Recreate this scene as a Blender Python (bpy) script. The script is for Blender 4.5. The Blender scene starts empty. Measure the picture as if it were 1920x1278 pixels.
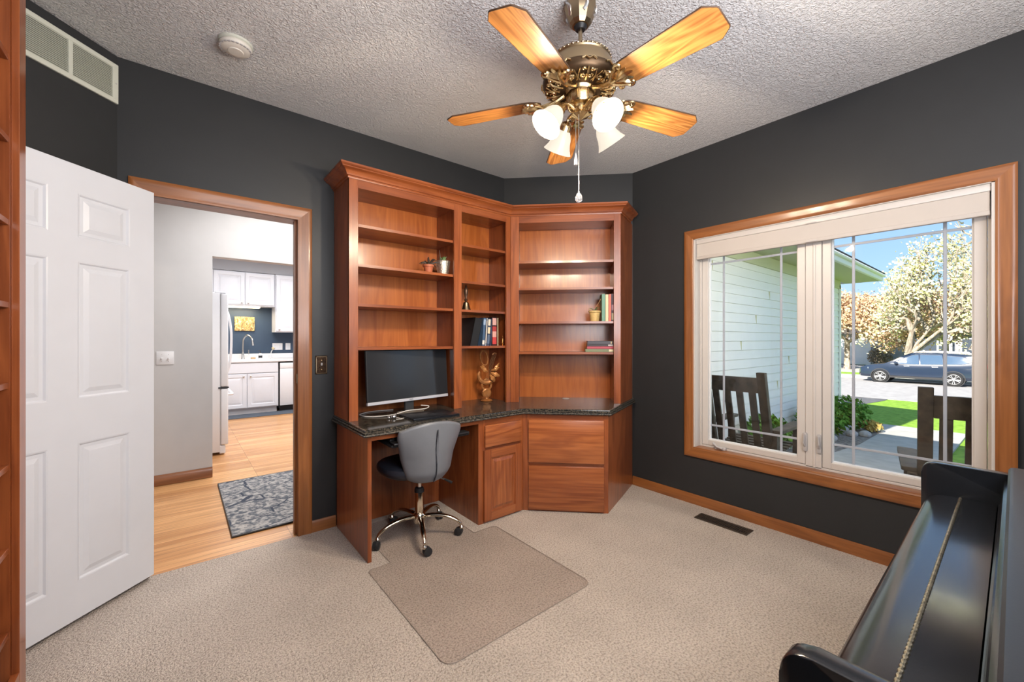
import bpy, bmesh, math, random
from mathutils import Vector, Matrix
PI = math.pi
random.seed(7)
S = bpy.context.scene
COL = S.collection

# ------------------------------------------------------------------ camera
YAW = math.radians(50.9)
cam_d = bpy.data.cameras.new('camera')
cam_d.sensor_width = 36.0
cam_d.lens = 767 / 1920 * 36.0
cam_d.shift_y = -3 / 1920
cam_d.clip_start = 0.02
cam_d.clip_end = 500
cam = bpy.data.objects.new('camera', cam_d)
COL.objects.link(cam)
cam.location = (0, 0, 1.27)
cam.rotation_euler = (PI / 2, 0, YAW - PI / 2)
S.camera = cam

# ------------------------------------------------------------------ world, sun, added fill lights, exposure
S.view_settings.view_transform = 'Standard'
S.view_settings.look = 'None'
S.view_settings.gamma = 1
S.view_settings.exposure = 0.75
S.view_settings.use_curve_mapping = False
world = bpy.data.worlds.new('sky')
S.world = world
world.use_nodes = True
wn = world.node_tree.nodes
wl = world.node_tree.links
wn.clear()
w_out = wn.new('ShaderNodeOutputWorld')
w_bg = wn.new('ShaderNodeBackground')
w_sky = wn.new('ShaderNodeTexSky')
w_sky.sky_type = 'NISHITA'
w_sky.sun_disc = False
w_sky.sun_elevation = math.radians(32)
w_sky.sun_rotation = math.radians(-80)
w_sky.air_density = 1.0
w_sky.dust_density = 0.6
w_sky.ozone_density = 1.6
w_bg.inputs['Strength'].default_value = 0.20
w_mix = wn.new('ShaderNodeMix')
w_mix.data_type = 'RGBA'
w_mix.inputs['Factor'].default_value = 0.82
w_mix.inputs[7].default_value = (1.0, 1.72, 2.95, 1)
wl.new(w_sky.outputs[0], w_mix.inputs[6])
wl.new(w_mix.outputs[2], w_bg.inputs['Color'])
wl.new(w_bg.outputs[0], w_out.inputs[0])


def lamp(name, kind, loc, energy, color=(1, 1, 1), size=0.5, size_y=None, aim=None, angle=None, parent=None):
    d = bpy.data.lights.new(name, kind)
    d.energy = energy
    d.color = color
    if kind == 'AREA':
        d.size = size
        if size_y:
            d.shape = 'RECTANGLE'
            d.size_y = size_y
    elif kind == 'SUN':
        d.angle = angle or 0.01
    else:
        d.shadow_soft_size = size
    o = bpy.data.objects.new(name, d)
    COL.objects.link(o)
    o.location = loc
    if aim is not None:
        v = Vector(aim) - Vector(loc)
        o.rotation_euler = v.to_track_quat('-Z', 'Y').to_euler()
    if parent:
        o.parent = parent
    return o


# sun comes from behind the house, low, so the porch lies in the shade of the roof
lamp('sun', 'SUN', (0, 0, 20), 9.0, (1.0, 0.93, 0.82), aim=(8.2, -0.35, 14.8), angle=0.01)
# soft fill added behind the camera to brighten the room, no fixture there
lamp('room_fill', 'AREA', (0.9, -0.75, 2.25), 25, (0.97, 0.98, 1.0), 1.6, 0.9, aim=(1.3, 2.2, 0.8))
lamp('room_fill_up', 'AREA', (0.9, -0.35, 1.5), 34, (0.98, 0.97, 1.0), 1.4, 0.8, aim=(1.2, 0.5, 2.73))  # added upward fill that brightens the ceiling
lamp('hall_fill', 'AREA', (0.9, 3.85, 2.68), 30, (1.0, 0.97, 0.94), 1.2, 0.8, aim=(0.9, 3.85, 0))  # added fill under the hall ceiling, no fixture modelled
lamp('porch_fill', 'AREA', (4.2, 0.2, 2.42), 42, (1.0, 0.96, 0.88), 0.6, 0.6, aim=(6.4, 2.4, 1.0))  # added fill to brighten the shaded siding and porch
lamp('kitchen_entry_fill', 'AREA', (1.3, 5.0, 2.66), 14, (0.97, 0.98, 1.0), 0.4, 0.3, aim=(0.3, 5.5, 0.8))  # added fill aimed at the near side of the refrigerator
lamp('kitchen_fill', 'AREA', (1.3, 6.6, 2.68), 62, (0.95, 0.97, 1.0), 2.2, 1.6, aim=(1.3, 6.6, 0))  # added overhead fill for the kitchen, no fixture modelled


# ------------------------------------------------------------------ helpers
MATRIX = {}


def meta(o, label=None, cat=None, group=None, kind=None):
    if label: o['label'] = label
    if cat: o['category'] = cat
    if group: o['group'] = group
    if kind: o['kind'] = kind
    return o


def thing(name, label, cat, loc=(0, 0, 0), rz=0.0, group=None):
    o = bpy.data.objects.new(name, None)
    COL.objects.link(o)
    o.location = loc
    o.rotation_euler = (0, 0, rz)
    o.empty_display_size = 0.1
    MATRIX[o.name] = Matrix.Translation(loc) @ Matrix.Rotation(rz, 4, 'Z')
    return meta(o, label, cat, group)


class MB:
    def __init__(self, M=None):
        self.bm = bmesh.new()
        self.M = M or Matrix.Identity(4)

    def _v(self, p):
        return self.bm.verts.new(self.M @ Vector(p))

    def box(self, x0, x1, y0, y1, z0, z1, b=0.0, seg=1):
        x0, x1 = sorted((x0, x1)); y0, y1 = sorted((y0, y1)); z0, z1 = sorted((z0, z1))
        v = [self._v(p) for p in ((x0, y0, z0), (x1, y0, z0), (x1, y1, z0), (x0, y1, z0), (x0, y0, z1), (x1, y0, z1), (x1, y1, z1), (x0, y1, z1))]
        fs = [self.bm.faces.new([v[i] for i in q]) for q in ((0, 3, 2, 1), (4, 5, 6, 7), (0, 1, 5, 4), (1, 2, 6, 5), (2, 3, 7, 6), (3, 0, 4, 7))]
        if b:
            es = list({e for f in fs for e in f.edges})
            bmesh.ops.bevel(self.bm, geom=es, offset=b, segments=seg, affect='EDGES', profile=0.5)
        return self

    def obox(self, c, ax, ay, az, hx, hy, hz, b=0.0):
        c = Vector(c); ax = Vector(ax).normalized() * hx; ay = Vector(ay).normalized() * hy; az = Vector(az).normalized() * hz
        v = [self._v(c + sx * ax + sy * ay + sz * az) for sx, sy, sz in ((-1, -1, -1), (1, -1, -1), (1, 1, -1), (-1, 1, -1), (-1, -1, 1), (1, -1, 1), (1, 1, 1), (-1, 1, 1))]
        fs = [self.bm.faces.new([v[i] for i in q]) for q in ((0, 3, 2, 1), (4, 5, 6, 7), (0, 1, 5, 4), (1, 2, 6, 5), (2, 3, 7, 6), (3, 0, 4, 7))]
        if b:
            es = list({e for f in fs for e in f.edges})
            bmesh.ops.bevel(self.bm, geom=es, offset=b, segments=2, affect='EDGES', profile=0.5)
        return self

    def prism(self, poly, a0, a1, plane='xy', b=0.0):
        def P(u, v, w):
            return {'xy': (u, v, w), 'xz': (u, w, v), 'yz': (w, u, v)}[plane]
        lo = [self._v(P(u, v, a0)) for u, v in poly]
        hi = [self._v(P(u, v, a1)) for u, v in poly]
        n = len(poly)
        fs = [self.bm.faces.new(lo[::-1]), self.bm.faces.new(hi)]
        for i in range(n):
            fs.append(self.bm.faces.new([lo[i], lo[(i + 1) % n], hi[(i + 1) % n], hi[i]]))
        if b:
            es = list({e for f in fs[:2] for e in f.edges})
            bmesh.ops.bevel(self.bm, geom=es, offset=b, segments=2, affect='EDGES', profile=0.5)
        return self

    def rings(self, rs, cap=True, closed=False):
        vs = [[self._v(p) for p in r] for r in rs]
        n = len(vs[0])
        m = len(vs)
        for i in range(m if closed else m - 1):
            a, b = vs[i], vs[(i + 1) % m]
            for j in range(n):
                try:
                    self.bm.faces.new([a[j], a[(j + 1) % n], b[(j + 1) % n], b[j]])
                except ValueError:
                    pass
        if cap and not closed:
            self.bm.faces.new(vs[0][::-1]); self.bm.faces.new(vs[-1])
        return self

    def grid(self, fn, nu, nv):
        vs = [[self._v(fn(i / nu, j / nv)) for j in range(nv + 1)] for i in range(nu + 1)]
        for i in range(nu):
            for j in range(nv):
                self.bm.faces.new([vs[i][j], vs[i + 1][j], vs[i + 1][j + 1], vs[i][j + 1]])
        return self

    def lathe(self, prof, n=32, c=(0, 0, 0), axis=None, cap=True):
        c = Vector(c)
        if axis is None:
            X, Y, Z = Vector((1, 0, 0)), Vector((0, 1, 0)), Vector((0, 0, 1))
        else:
            Z = Vector(axis).normalized()
            X = Z.orthogonal().normalized(); Y = Z.cross(X)
        rs = []
        for r, h in prof:
            r = max(r, 1e-4)
            rs.append([c + Z * h + (X * math.cos(2 * PI * k / n) + Y * math.sin(2 * PI * k / n)) * r for k in range(n)])
        return self.rings(rs, cap)

    def tube(self, pts, r, n=8, closed=False, cap=True):
        pts = [Vector(p) for p in pts]
        m = len(pts)
        rs = []
        up = None
        for i, p in enumerate(pts):
            a = pts[(i - 1) % m] if (closed or i > 0) else p
            b = pts[(i + 1) % m] if (closed or i < m - 1) else p
            t = (b - a).normalized() if (b - a).length > 1e-9 else Vector((0, 0, 1))
            if up is None:
                up = t.orthogonal().normalized()
            up = (up - t * up.dot(t))
            up = up.normalized() if up.length > 1e-6 else t.orthogonal().normalized()
            s = t.cross(up)
            rr = r[i] if isinstance(r, (list, tuple)) else r
            rs.append([p + (up * math.cos(2 * PI * k / n) + s * math.sin(2 * PI * k / n)) * rr for k in range(n)])
        return self.rings(rs, cap, closed)

    def ball(self, c, r, sc=(1, 1, 1), u=16, v=10):
        c = Vector(c)
        rs = []
        for i in range(1, v):
            a = PI * i / v
            rs.append([c + Vector((r * sc[0] * math.sin(a) * math.cos(2 * PI * k / u), r * sc[1] * math.sin(a) * math.sin(2 * PI * k / u), -r * sc[2] * math.cos(a))) for k in range(u)])
        vs = [[self._v(p) for p in q] for q in rs]
        lo = self._v(c - Vector((0, 0, r * sc[2]))); hi = self._v(c + Vector((0, 0, r * sc[2])))
        for i in range(len(vs) - 1):
            for k in range(u):
                self.bm.faces.new([vs[i][k], vs[i][(k + 1) % u], vs[i + 1][(k + 1) % u], vs[i + 1][k]])
        for k in range(u):
            self.bm.faces.new([lo, vs[0][(k + 1) % u], vs[0][k]])
            self.bm.faces.new([hi, vs[-1][k], vs[-1][(k + 1) % u]])
        return self

    def build(self, name, m, parent=None, world=False, sub=0, sharp=35, normals=True):
        bm = self.bm
        if parent is not None and world:
            bmesh.ops.transform(bm, matrix=wmat(parent).inverted(), verts=bm.verts)
        if normals:
            bmesh.ops.recalc_face_normals(bm, faces=bm.faces)
        for f in bm.faces:
            f.smooth = True
        lim = math.radians(sharp)
        for e in bm.edges:
            if len(e.link_faces) == 2:
                e.smooth = e.calc_face_angle(0) < lim
        me = bpy.data.meshes.new(name)
        bm.to_mesh(me); bm.free()
        if m: me.materials.append(m)
        o = bpy.data.objects.new(name, me)
        COL.objects.link(o)
        if parent is not None:
            o.parent = parent
        if sub:
            md = o.modifiers.new('sub', 'SUBSURF'); md.levels = sub; md.render_levels = sub
        return o


def wmat(o):
    M = Matrix.Identity(4)
    while o is not None:
        L = Matrix.Translation(o.location) @ o.rotation_euler.to_matrix().to_4x4()
        M = L @ M
        o = o.parent
    return M


def struct(name, mb, m, parent=None, label=None):
    o = mb.build(name, m, parent)
    o['kind'] = 'structure'
    if label: o['label'] = label
    return o


def copy_tree(o, parent=None):
    c = o.copy(); COL.objects.link(c)
    c.parent = parent
    for ch in list(o.children):
        copy_tree(ch, c)
    return c


# ------------------------------------------------------------------ materials
def newmat(name):
    m = bpy.data.materials.new(name)
    m.use_nodes = True
    nt = m.node_tree
    b = nt.nodes['Principled BSDF']
    return m, nt, b


def pm(name, col, rough=0.5, metal=0.0, spec=0.5, coat=0.0, bump=None, var=0.0, vscale=8.0, trans=0.0, ior=1.45, emit=None, estr=0.0, sheen=0.0):
    m, nt, b = newmat(name)
    b.inputs['Base Color'].default_value = (*col, 1)
    b.inputs['Roughness'].default_value = rough
    b.inputs['Metallic'].default_value = metal
    b.inputs['Specular IOR Level'].default_value = spec
    b.inputs['Coat Weight'].default_value = coat
    b.inputs['Coat Roughness'].default_value = 0.12
    b.inputs['Transmission Weight'].default_value = trans
    b.inputs['IOR'].default_value = ior
    b.inputs['Sheen Weight'].default_value = sheen
    if emit:
        b.inputs['Emission Color'].default_value = (*emit, 1)
        b.inputs['Emission Strength'].default_value = estr
    tc = nt.nodes.new('ShaderNodeTexCoord')
    n = nt.nodes.new('ShaderNodeTexNoise')
    n.inputs['Scale'].default_value = vscale
    n.inputs['Detail'].default_value = 5
    nt.links.new(tc.outputs['Object'], n.inputs['Vector'])
    r = nt.nodes.new('ShaderNodeValToRGB')
    v = max(var, 0.015)
    r.color_ramp.elements[0].position = 0.3; r.color_ramp.elements[1].position = 0.7
    r.color_ramp.elements[0].color = (*[max(0, c * (1 - v)) for c in col], 1)
    r.color_ramp.elements[1].color = (*[min(1, c * (1 + v)) for c in col], 1)
    nt.links.new(n.outputs['Fac'], r.inputs['Fac'])
    nt.links.new(r.outputs[0], b.inputs['Base Color'])
    if bump:
        sc, st, dist = bump
        n2 = nt.nodes.new('ShaderNodeTexNoise')
        n2.inputs['Scale'].default_value = sc; n2.inputs['Detail'].default_value = 4
        nt.links.new(tc.outputs['Object'], n2.inputs['Vector'])
        bp = nt.nodes.new('ShaderNodeBump')
        bp.inputs['Strength'].default_value = st; bp.inputs['Distance'].default_value = dist
        nt.links.new(n2.outputs['Fac'], bp.inputs['Height'])
        nt.links.new(bp.outputs[0], b.inputs['Normal'])
    return m


def wood(name, dark, light, axis='z', rough=0.3, coat=0.3, freq=26.0, contrast=1.0, figure=1.0, bump=0.05, fine=90.0, board=0.0):
    """timber whose grain runs along the given local axis"""
    m, nt, b = newmat(name)
    N = nt.nodes; L = nt.links
    tc = N.new('ShaderNodeTexCoord')
    oi = N.new('ShaderNodeObjectInfo')
    mul = N.new('ShaderNodeVectorMath'); mul.operation = 'SCALE'
    mul.inputs[0].default_value = (7.3, 4.1, 5.7)
    L.new(oi.outputs['Random'], mul.inputs['Scale'])
    add = N.new('ShaderNodeVectorMath'); add.operation = 'ADD'
    L.new(tc.outputs['Object'], add.inputs[0]); L.new(mul.outputs[0], add.inputs[1])

    def mapped(along, across):
        mp = N.new('ShaderNodeMapping')
        s = [across] * 3
        s['xyz'.index(axis)] = along
        mp.inputs['Scale'].default_value = s
        L.new(add.outputs[0], mp.inputs['Vector'])
        return mp.outputs[0]
    n1 = N.new('ShaderNodeTexNoise'); n1.inputs['Scale'].default_value = 1; n1.inputs['Detail'].default_value = 3
    n1.inputs['Distortion'].default_value = 0.6 * figure
    L.new(mapped(0.9, 6.0), n1.inputs['Vector'])
    # cathedral rings: contour lines of a slow noise
    m1 = N.new('ShaderNodeMath'); m1.operation = 'MULTIPLY'; m1.inputs[1].default_value = freq
    L.new(n1.outputs['Fac'], m1.inputs[0])
    m2 = N.new('ShaderNodeMath'); m2.operation = 'SINE'
    L.new(m1.outputs[0], m2.inputs[0])
    n2 = N.new('ShaderNodeTexNoise'); n2.inputs['Scale'].default_value = 1; n2.inputs['Detail'].default_value = 6
    L.new(mapped(3.0, fine), n2.inputs['Vector'])
    a = N.new('ShaderNodeMath'); a.operation = 'MULTIPLY_ADD'
    L.new(m2.outputs[0], a.inputs[0]); a.inputs[1].default_value = 0.13 * contrast
    a2 = N.new('ShaderNodeMath'); a2.operation = 'MULTIPLY_ADD'
    L.new(n2.outputs['Fac'], a2.inputs[0]); a2.inputs[1].default_value = 0.75 * contrast; a2.inputs[2].default_value = 0.5 - 0.375 * contrast
    L.new(a2.outputs[0], a.inputs[2])
    n3 = N.new('ShaderNodeTexNoise'); n3.inputs['Scale'].default_value = 1; n3.inputs['Detail'].default_value = 2
    L.new(mapped(0.5, 3.0), n3.inputs['Vector'])
    a3 = N.new('ShaderNodeMath'); a3.operation = 'MULTIPLY_ADD'
    L.new(n3.outputs['Fac'], a3.inputs[0]); a3.inputs[1].default_value = 0.5; a3.inputs[2].default_value = -0.25
    a4 = N.new('ShaderNodeMath'); a4.operation = 'ADD'
    L.new(a.outputs[0], a4.inputs[0]); L.new(a3.outputs[0], a4.inputs[1])
    r = N.new('ShaderNodeValToRGB')
    r.color_ramp.elements[0].position = 0.22; r.color_ramp.elements[1].position = 0.78
    r.color_ramp.elements[0].color = (*dark, 1); r.color_ramp.elements[1].color = (*light, 1)
    L.new(a4.outputs[0], r.inputs['Fac'])
    L.new(r.outputs[0], b.inputs['Base Color'])
    bp = N.new('ShaderNodeBump'); bp.inputs['Strength'].default_value = bump; bp.inputs['Distance'].default_value = 0.002
    L.new(a.outputs[0], bp.inputs['Height']); L.new(bp.outputs[0], b.inputs['Normal'])
    b.inputs['Roughness'].default_value = rough
    b.inputs['Coat Weight'].default_value = coat
    b.inputs['Coat Roughness'].default_value = 0.15
    return m


CH_D, CH_L = (0.165, 0.038, 0.011), (0.33, 0.092, 0.027)
CW = {a: wood('cherry_' + a, CH_D, CH_L, a, figure=1.6) for a in 'xyz'}
CWB = {a: wood('cherry_panel_' + a, (0.28, 0.068, 0.014), (0.45, 0.136, 0.030), a, figure=2.2, freq=34, contrast=0.8) for a in 'xyz'}
CWD = {a: wood('cherry_figured_' + a, (0.19, 0.046, 0.015), (0.42, 0.135, 0.042), a, figure=2.2, contrast=0.9, freq=22) for a in 'xyz'}
TR = {a: wood('trim_oak_' + a, (0.19, 0.062, 0.015), (0.31, 0.110, 0.029), a, figure=1.8, contrast=1.2, rough=0.4) for a in 'xyz'}
OAK = wood('blade_oak', (0.23, 0.085, 0.018), (0.46, 0.20, 0.052), 'x', figure=0.8, contrast=1.5, freq=90, rough=0.4, fine=110)
M_wall = pm('charcoal_paint', (0.0255, 0.0265, 0.0285), 0.42, bump=(220, 0.12, 0.002), var=0.04, spec=0.4)
M_white = pm('white_paint', (0.74, 0.74, 0.76), 0.35)
M_door = pm('door_paint', (0.69, 0.71, 0.77), 0.32, bump=(60, 0.04, 0.001))
M_hall = pm('pale_grey_paint', (0.55, 0.545, 0.55), 0.55, var=0.02)
M_blue = pm('slate_blue_paint', (0.038, 0.065, 0.11), 0.5)
M_soff = pm('grey_soffit_paint', (0.36, 0.37, 0.40), 0.6)
M_cab = pm('white_cabinet', (0.70, 0.715, 0.76), 0.35)
M_vinyl = pm('white_vinyl', (0.56, 0.52, 0.49), 0.35)
M_black = pm('matte_black', (0.012, 0.012, 0.014), 0.45)
M_dark = pm('dark_plastic', (0.03, 0.032, 0.036), 0.4)
M_bronze = pm('antique_bronze', (0.34, 0.26, 0.17), 0.30, metal=1.0)
M_brass = pm('antique_brass', (0.60, 0.44, 0.24), 0.24, metal=1.0, bump=(160, 0.25, 0.002), var=0.25, vscale=40)
M_chrome = pm('champagne_chrome', (0.74, 0.66, 0.54), 0.10, metal=1.0)
M_silver = pm('satin_silver', (0.62, 0.62, 0.63), 0.28, metal=1.0)
M_steel = pm('brushed_steel', (0.55, 0.54, 0.52), 0.3, metal=1.0)
M_vent = pm('cream_enamel', (0.56, 0.57, 0.50), 0.45)
M_grey_plastic = pm('warm_grey_plastic', (0.44, 0.42, 0.42), 0.35)


def mat_ceiling():
    m, nt, b = newmat('textured_ceiling')
    N = nt.nodes; L = nt.links
    tc = N.new('ShaderNodeTexCoord')
    n1 = N.new('ShaderNodeTexNoise'); n1.inputs['Scale'].default_value = 72; n1.inputs['Detail'].default_value = 3; n1.inputs['Distortion'].default_value = 0.8
    v = N.new('ShaderNodeTexVoronoi'); v.inputs['Scale'].default_value = 130
    L.new(tc.outputs['Object'], n1.inputs['Vector']); L.new(tc.outputs['Object'], v.inputs['Vector'])
    r = N.new('ShaderNodeValToRGB'); r.color_ramp.elements[0].position = 0.45; r.color_ramp.elements[1].position = 0.62
    L.new(n1.outputs['Fac'], r.inputs['Fac'])
    mx = N.new('ShaderNodeMath'); mx.operation = 'MULTIPLY_ADD'; mx.inputs[1].default_value = -0.5
    L.new(v.outputs['Distance'], mx.inputs[0]); L.new(r.outputs[0], mx.inputs[2])
    bp = N.new('ShaderNodeBump'); bp.inputs['Strength'].default_value = 0.85; bp.inputs['Distance'].default_value = 0.0055
    L.new(mx.outputs[0], bp.inputs['Height']); L.new(bp.outputs[0], b.inputs['Normal'])
    b.inputs['Base Color'].default_value = (0.66, 0.65, 0.655, 1)
    b.inputs['Roughness'].default_value = 0.75
    return m


def mat_carpet(name='carpet', base=(0.57, 0.50, 0.445), dark=(0.33, 0.28, 0.245)):
    m, nt, b = newmat(name)
    N = nt.nodes; L = nt.links
    tc = N.new('ShaderNodeTexCoord')
    v = N.new('ShaderNodeTexVoronoi'); v.inputs['Scale'].default_value = 170
    n = N.new('ShaderNodeTexNoise'); n.inputs['Scale'].default_value = 115; n.inputs['Detail'].default_value = 4
    n2 = N.new('ShaderNodeTexNoise'); n2.inputs['Scale'].default_value = 3; n2.inputs['Detail'].default_value = 3
    for q in (v, n, n2): L.new(tc.outputs['Object'], q.inputs['Vector'])
    r = N.new('ShaderNodeValToRGB')
    r.color_ramp.elements[0].position = 0.33; r.color_ramp.elements[1].position = 0.56
    r.color_ramp.elements[0].color = (*dark, 1); r.color_ramp.elements[1].color = (*base, 1)
    L.new(n.outputs['Fac'], r.inputs['Fac'])
    mx = N.new('ShaderNodeMix'); mx.data_type = 'RGBA'; mx.blend_type = 'MULTIPLY'; mx.inputs['Factor'].default_value = 1
    r2 = N.new('ShaderNodeValToRGB')
    r2.color_ramp.elements[0].position = 0.3; r2.color_ramp.elements[1].position = 0.7
    r2.color_ramp.elements[0].color = (0.93, 0.93, 0.93, 1); r2.color_ramp.elements[1].color = (1.08, 1.08, 1.08, 1)
    L.new(n2.outputs['Fac'], r2.inputs['Fac'])
    L.new(r.outputs[0], mx.inputs[6]); L.new(r2.outputs[0], mx.inputs[7])
    L.new(mx.outputs[2], b.inputs['Base Color'])
    ad = N.new('ShaderNodeMath'); ad.operation = 'SUBTRACT'
    L.new(n.outputs['Fac'], ad.inputs[0]); L.new(v.outputs['Distance'], ad.inputs[1])
    bp = N.new('ShaderNodeBump'); bp.inputs['Strength'].default_value = 0.8; bp.inputs['Distance'].default_value = 0.008
    L.new(ad.outputs[0], bp.inputs['Height']); L.new(bp.outputs[0], b.inputs['Normal'])
    b.inputs['Roughness'].default_value = 0.95
    b.inputs['Specular IOR Level'].default_value = 0.1
    return m


def mat_hardwood():
    m, nt, b = newmat('oak_strip_floor')
    N = nt.nodes; L = nt.links
    tc = N.new('ShaderNodeTexCoord')
    br = N.new('ShaderNodeTexBrick')
    br.offset = 0.37; br.offset_frequency = 1
    br.inputs['Scale'].default_value = 1
    br.inputs['Brick Width'].default_value = 0.9; br.inputs['Row Height'].default_value = 0.058
    br.inputs['Mortar Size'].default_value = 0.0012
    br.inputs['Color1'].default_value = (0.50, 0.235, 0.085, 1); br.inputs['Color2'].default_value = (0.72, 0.40, 0.175, 1)
    br.inputs['Mortar'].default_value = (0.16, 0.07, 0.03, 1)
    L.new(tc.outputs['Object'], br.inputs['Vector'])
    mp = N.new('ShaderNodeMapping'); mp.inputs['Scale'].default_value = (2.5, 60, 1)
    n = N.new('ShaderNodeTexNoise'); n.inputs['Scale'].default_value = 1; n.inputs['Detail'].default_value = 5
    L.new(tc.outputs['Object'], mp.inputs['Vector']); L.new(mp.outputs[0], n.inputs['Vector'])
    r = N.new('ShaderNodeValToRGB'); r.color_ramp.elements[0].position = 0.3; r.color_ramp.elements[1].position = 0.7
    r.color_ramp.elements[0].color = (0.72, 0.66, 0.6, 1); r.color_ramp.elements[1].color = (1.15, 1.15, 1.15, 1)
    L.new(n.outputs['Fac'], r.inputs['Fac'])
    mx = N.new('ShaderNodeMix'); mx.data_type = 'RGBA'; mx.blend_type = 'MULTIPLY'; mx.inputs['Factor'].default_value = 1
    L.new(br.outputs['Color'], mx.inputs[6]); L.new(r.outputs[0], mx.inputs[7])
    L.new(mx.outputs[2], b.inputs['Base Color'])
    b.inputs['Roughness'].default_value = 0.28
    return m


def mat_granite():
    m, nt, b = newmat('dark_granite')
    N = nt.nodes; L = nt.links
    tc = N.new('ShaderNodeTexCoord')
    v = N.new('ShaderNodeTexVoronoi'); v.inputs['Scale'].default_value = 170
    n = N.new('ShaderNodeTexNoise'); n.inputs['Scale'].default_value = 90; n.inputs['Detail'].default_value = 6
    for q in (v, n): L.new(tc.outputs['Object'], q.inputs['Vector'])
    r = N.new('ShaderNodeValToRGB')
    r.color_ramp.elements[0].position = 0.40; r.color_ramp.elements[1].position = 0.72
    r.color_ramp.elements[0].color = (0.012, 0.014, 0.014, 1); r.color_ramp.elements[1].color = (0.12, 0.098, 0.075, 1)
    L.new(n.outputs['Fac'], r.inputs['Fac'])
    L.new(r.outputs[0], b.inputs['Base Color'])
    b.inputs['Roughness'].default_value = 0.12
    return m


def mat_glass(name='window_glass', refl=0.03, tint=(1, 1, 1)):
    m, nt, b = newmat(name)
    N = nt.nodes; L = nt.links
    N.remove(b)
    out = N['Material Output']
    t = N.new('ShaderNodeBsdfTransparent'); t.inputs[0].default_value = (*tint, 1)
    g = N.new('ShaderNodeBsdfGlossy'); g.inputs['Roughness'].default_value = 0.02
    mx = N.new('ShaderNodeMixShader'); mx.inputs[0].default_value = refl
    L.new(t.outputs[0], mx.inputs[1]); L.new(g.outputs[0], mx.inputs[2]); L.new(mx.outputs[0], out.inputs[0])
    return m


def mat_siding(name, col, pitch=0.11, axis=2):
    """horizontal lap siding lines in local z"""
    m, nt, b = newmat(name)
    N = nt.nodes; L = nt.links
    b.inputs['Base Color'].default_value = (*col, 1)
    b.inputs['Roughness'].default_value = 0.6
    return m


M_ceil = mat_ceiling()
M_carpet = mat_carpet()
M_floorwood = mat_hardwood()
M_granite = mat_granite()
M_glass = mat_glass()
H = 2.73
rt2 = math.sqrt(0.5)

# ------------------------------------------------------------------ room shell
floor = struct('floor', MB().prism([(-0.76, -1.2), (3.09, -1.2), (3.09, 2.12), (2.284, 2.926), (-0.25, 2.926), (-0.76, 2.417)], -0.06, 0.0), M_carpet)
struct('floor_hall', MB().box(-2.6, 3.4, 2.93, 9.0, -0.06, -0.004), M_floorwood)
struct('ceiling', MB().box(-2.7, 3.3, -1.35, 9.05, H, H + 0.08), M_ceil)
# wall holding the doorway
mb = MB()
mb.box(-2.6, -0.13, 2.926, 3.045, -0.05, H)
mb.box(0.60, 3.26, 2.926, 3.045, -0.05, H)
mb.box(-0.13, 0.60, 2.926, 3.045, 2.045, H)
struct('wall_back', mb, M_wall)
# diagonal corner wall behind the corner bookcase
struct('wall_corner', MB().prism([(2.284, 2.928), (3.092, 2.12), (3.2, 2.12), (3.2, 2.928)], 0, H), M_wall)
# diagonal wall behind the open door
struct('wall_diagonal', MB().prism([(-0.248, 2.928), (-0.9, 2.928), (-0.9, 2.277), (-0.762, 2.414)], 0, H), M_wall)
struct('wall_left', MB().box(-0.9, -0.76, -1.3, 2.42, 0, H), M_wall)
struct('wall_behind', MB().box(-0.9, 3.26, -1.32, -1.2, 0, H), M_wall)
# window wall
WY0, WY1, WZ0, WZ1 = 0.062, 1.570, 0.436, 2.042
mb = MB()
mb.box(3.09, 3.25, WY1, 3.0, -0.4, H)
mb.box(3.09, 3.25, -1.3, WY0, -0.4, H)
mb.box(3.09, 3.25, WY0, WY1, -0.4, WZ0)
mb.box(3.09, 3.25, WY0, WY1, WZ1, H)
struct('wall_window', mb, M_wall)

# baseboards
def baseboard(name, p0, p1, m, h=0.075, t=0.013):
    p0, p1 = Vector((*p0, 0)), Vector((*p1, 0))
    d = (p1 - p0); L = d.length
    o = bpy.data.objects.new(name, None)
    mb = MB()
    mb.prism([(0, 0), (t, 0), (t, h - 0.02), (t * 0.55, h - 0.006), (t * 0.4, h), (0, h)], 0, L, 'yz')
    ob = struct(name, mb, m)
    ob.location = p0
    ob.rotation_euler = (0, 0, math.atan2(d.y, d.x))
    return ob


baseboard('baseboard_right', (3.09, -1.2), (3.09, 2.115), TR['x'])
baseboard('baseboard_back', (0.826, 2.926), (0.675, 2.926), TR['x']).rotation_euler = (0, 0, PI)
baseboard('baseboard_left', (-0.76, 2.41), (-0.76, -1.2), TR['x'])
baseboard('baseboard_behind', (-0.76, -1.2), (3.09, -1.2), TR['x'])
baseboard('baseboard_hall', (0.237, 4.70), (-2.55, 4.70), TR['x'], 0.09, 0.018)

# door casing and jamb
def casing_profile(w, t):
    return [(0, 0), (0, t * 0.55), (w * 0.12, t * 0.75), (w * 0.3, t * 0.62), (w * 0.7, t * 0.95), (w * 0.9, t), (w, t * 0.8), (w, 0)]


def frame_sweep(x0, x1, z0, z1, w, t, sides='LTRB'):
    """mitred casing around an opening in local xz plane; inner edge on opening; thickness along -y"""
    mb = MB()
    prof = casing_profile(w, t)

    def seg(a, b, na, nb):
        ra = [(a[0] + na[0] * u, -v, a[1] + na[1] * u) for u, v in prof]
        rb = [(b[0] + nb[0] * u, -v, b[1] + nb[1] * u) for u, v in prof]
        mb.rings([ra, rb])
    return mb, seg


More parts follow.
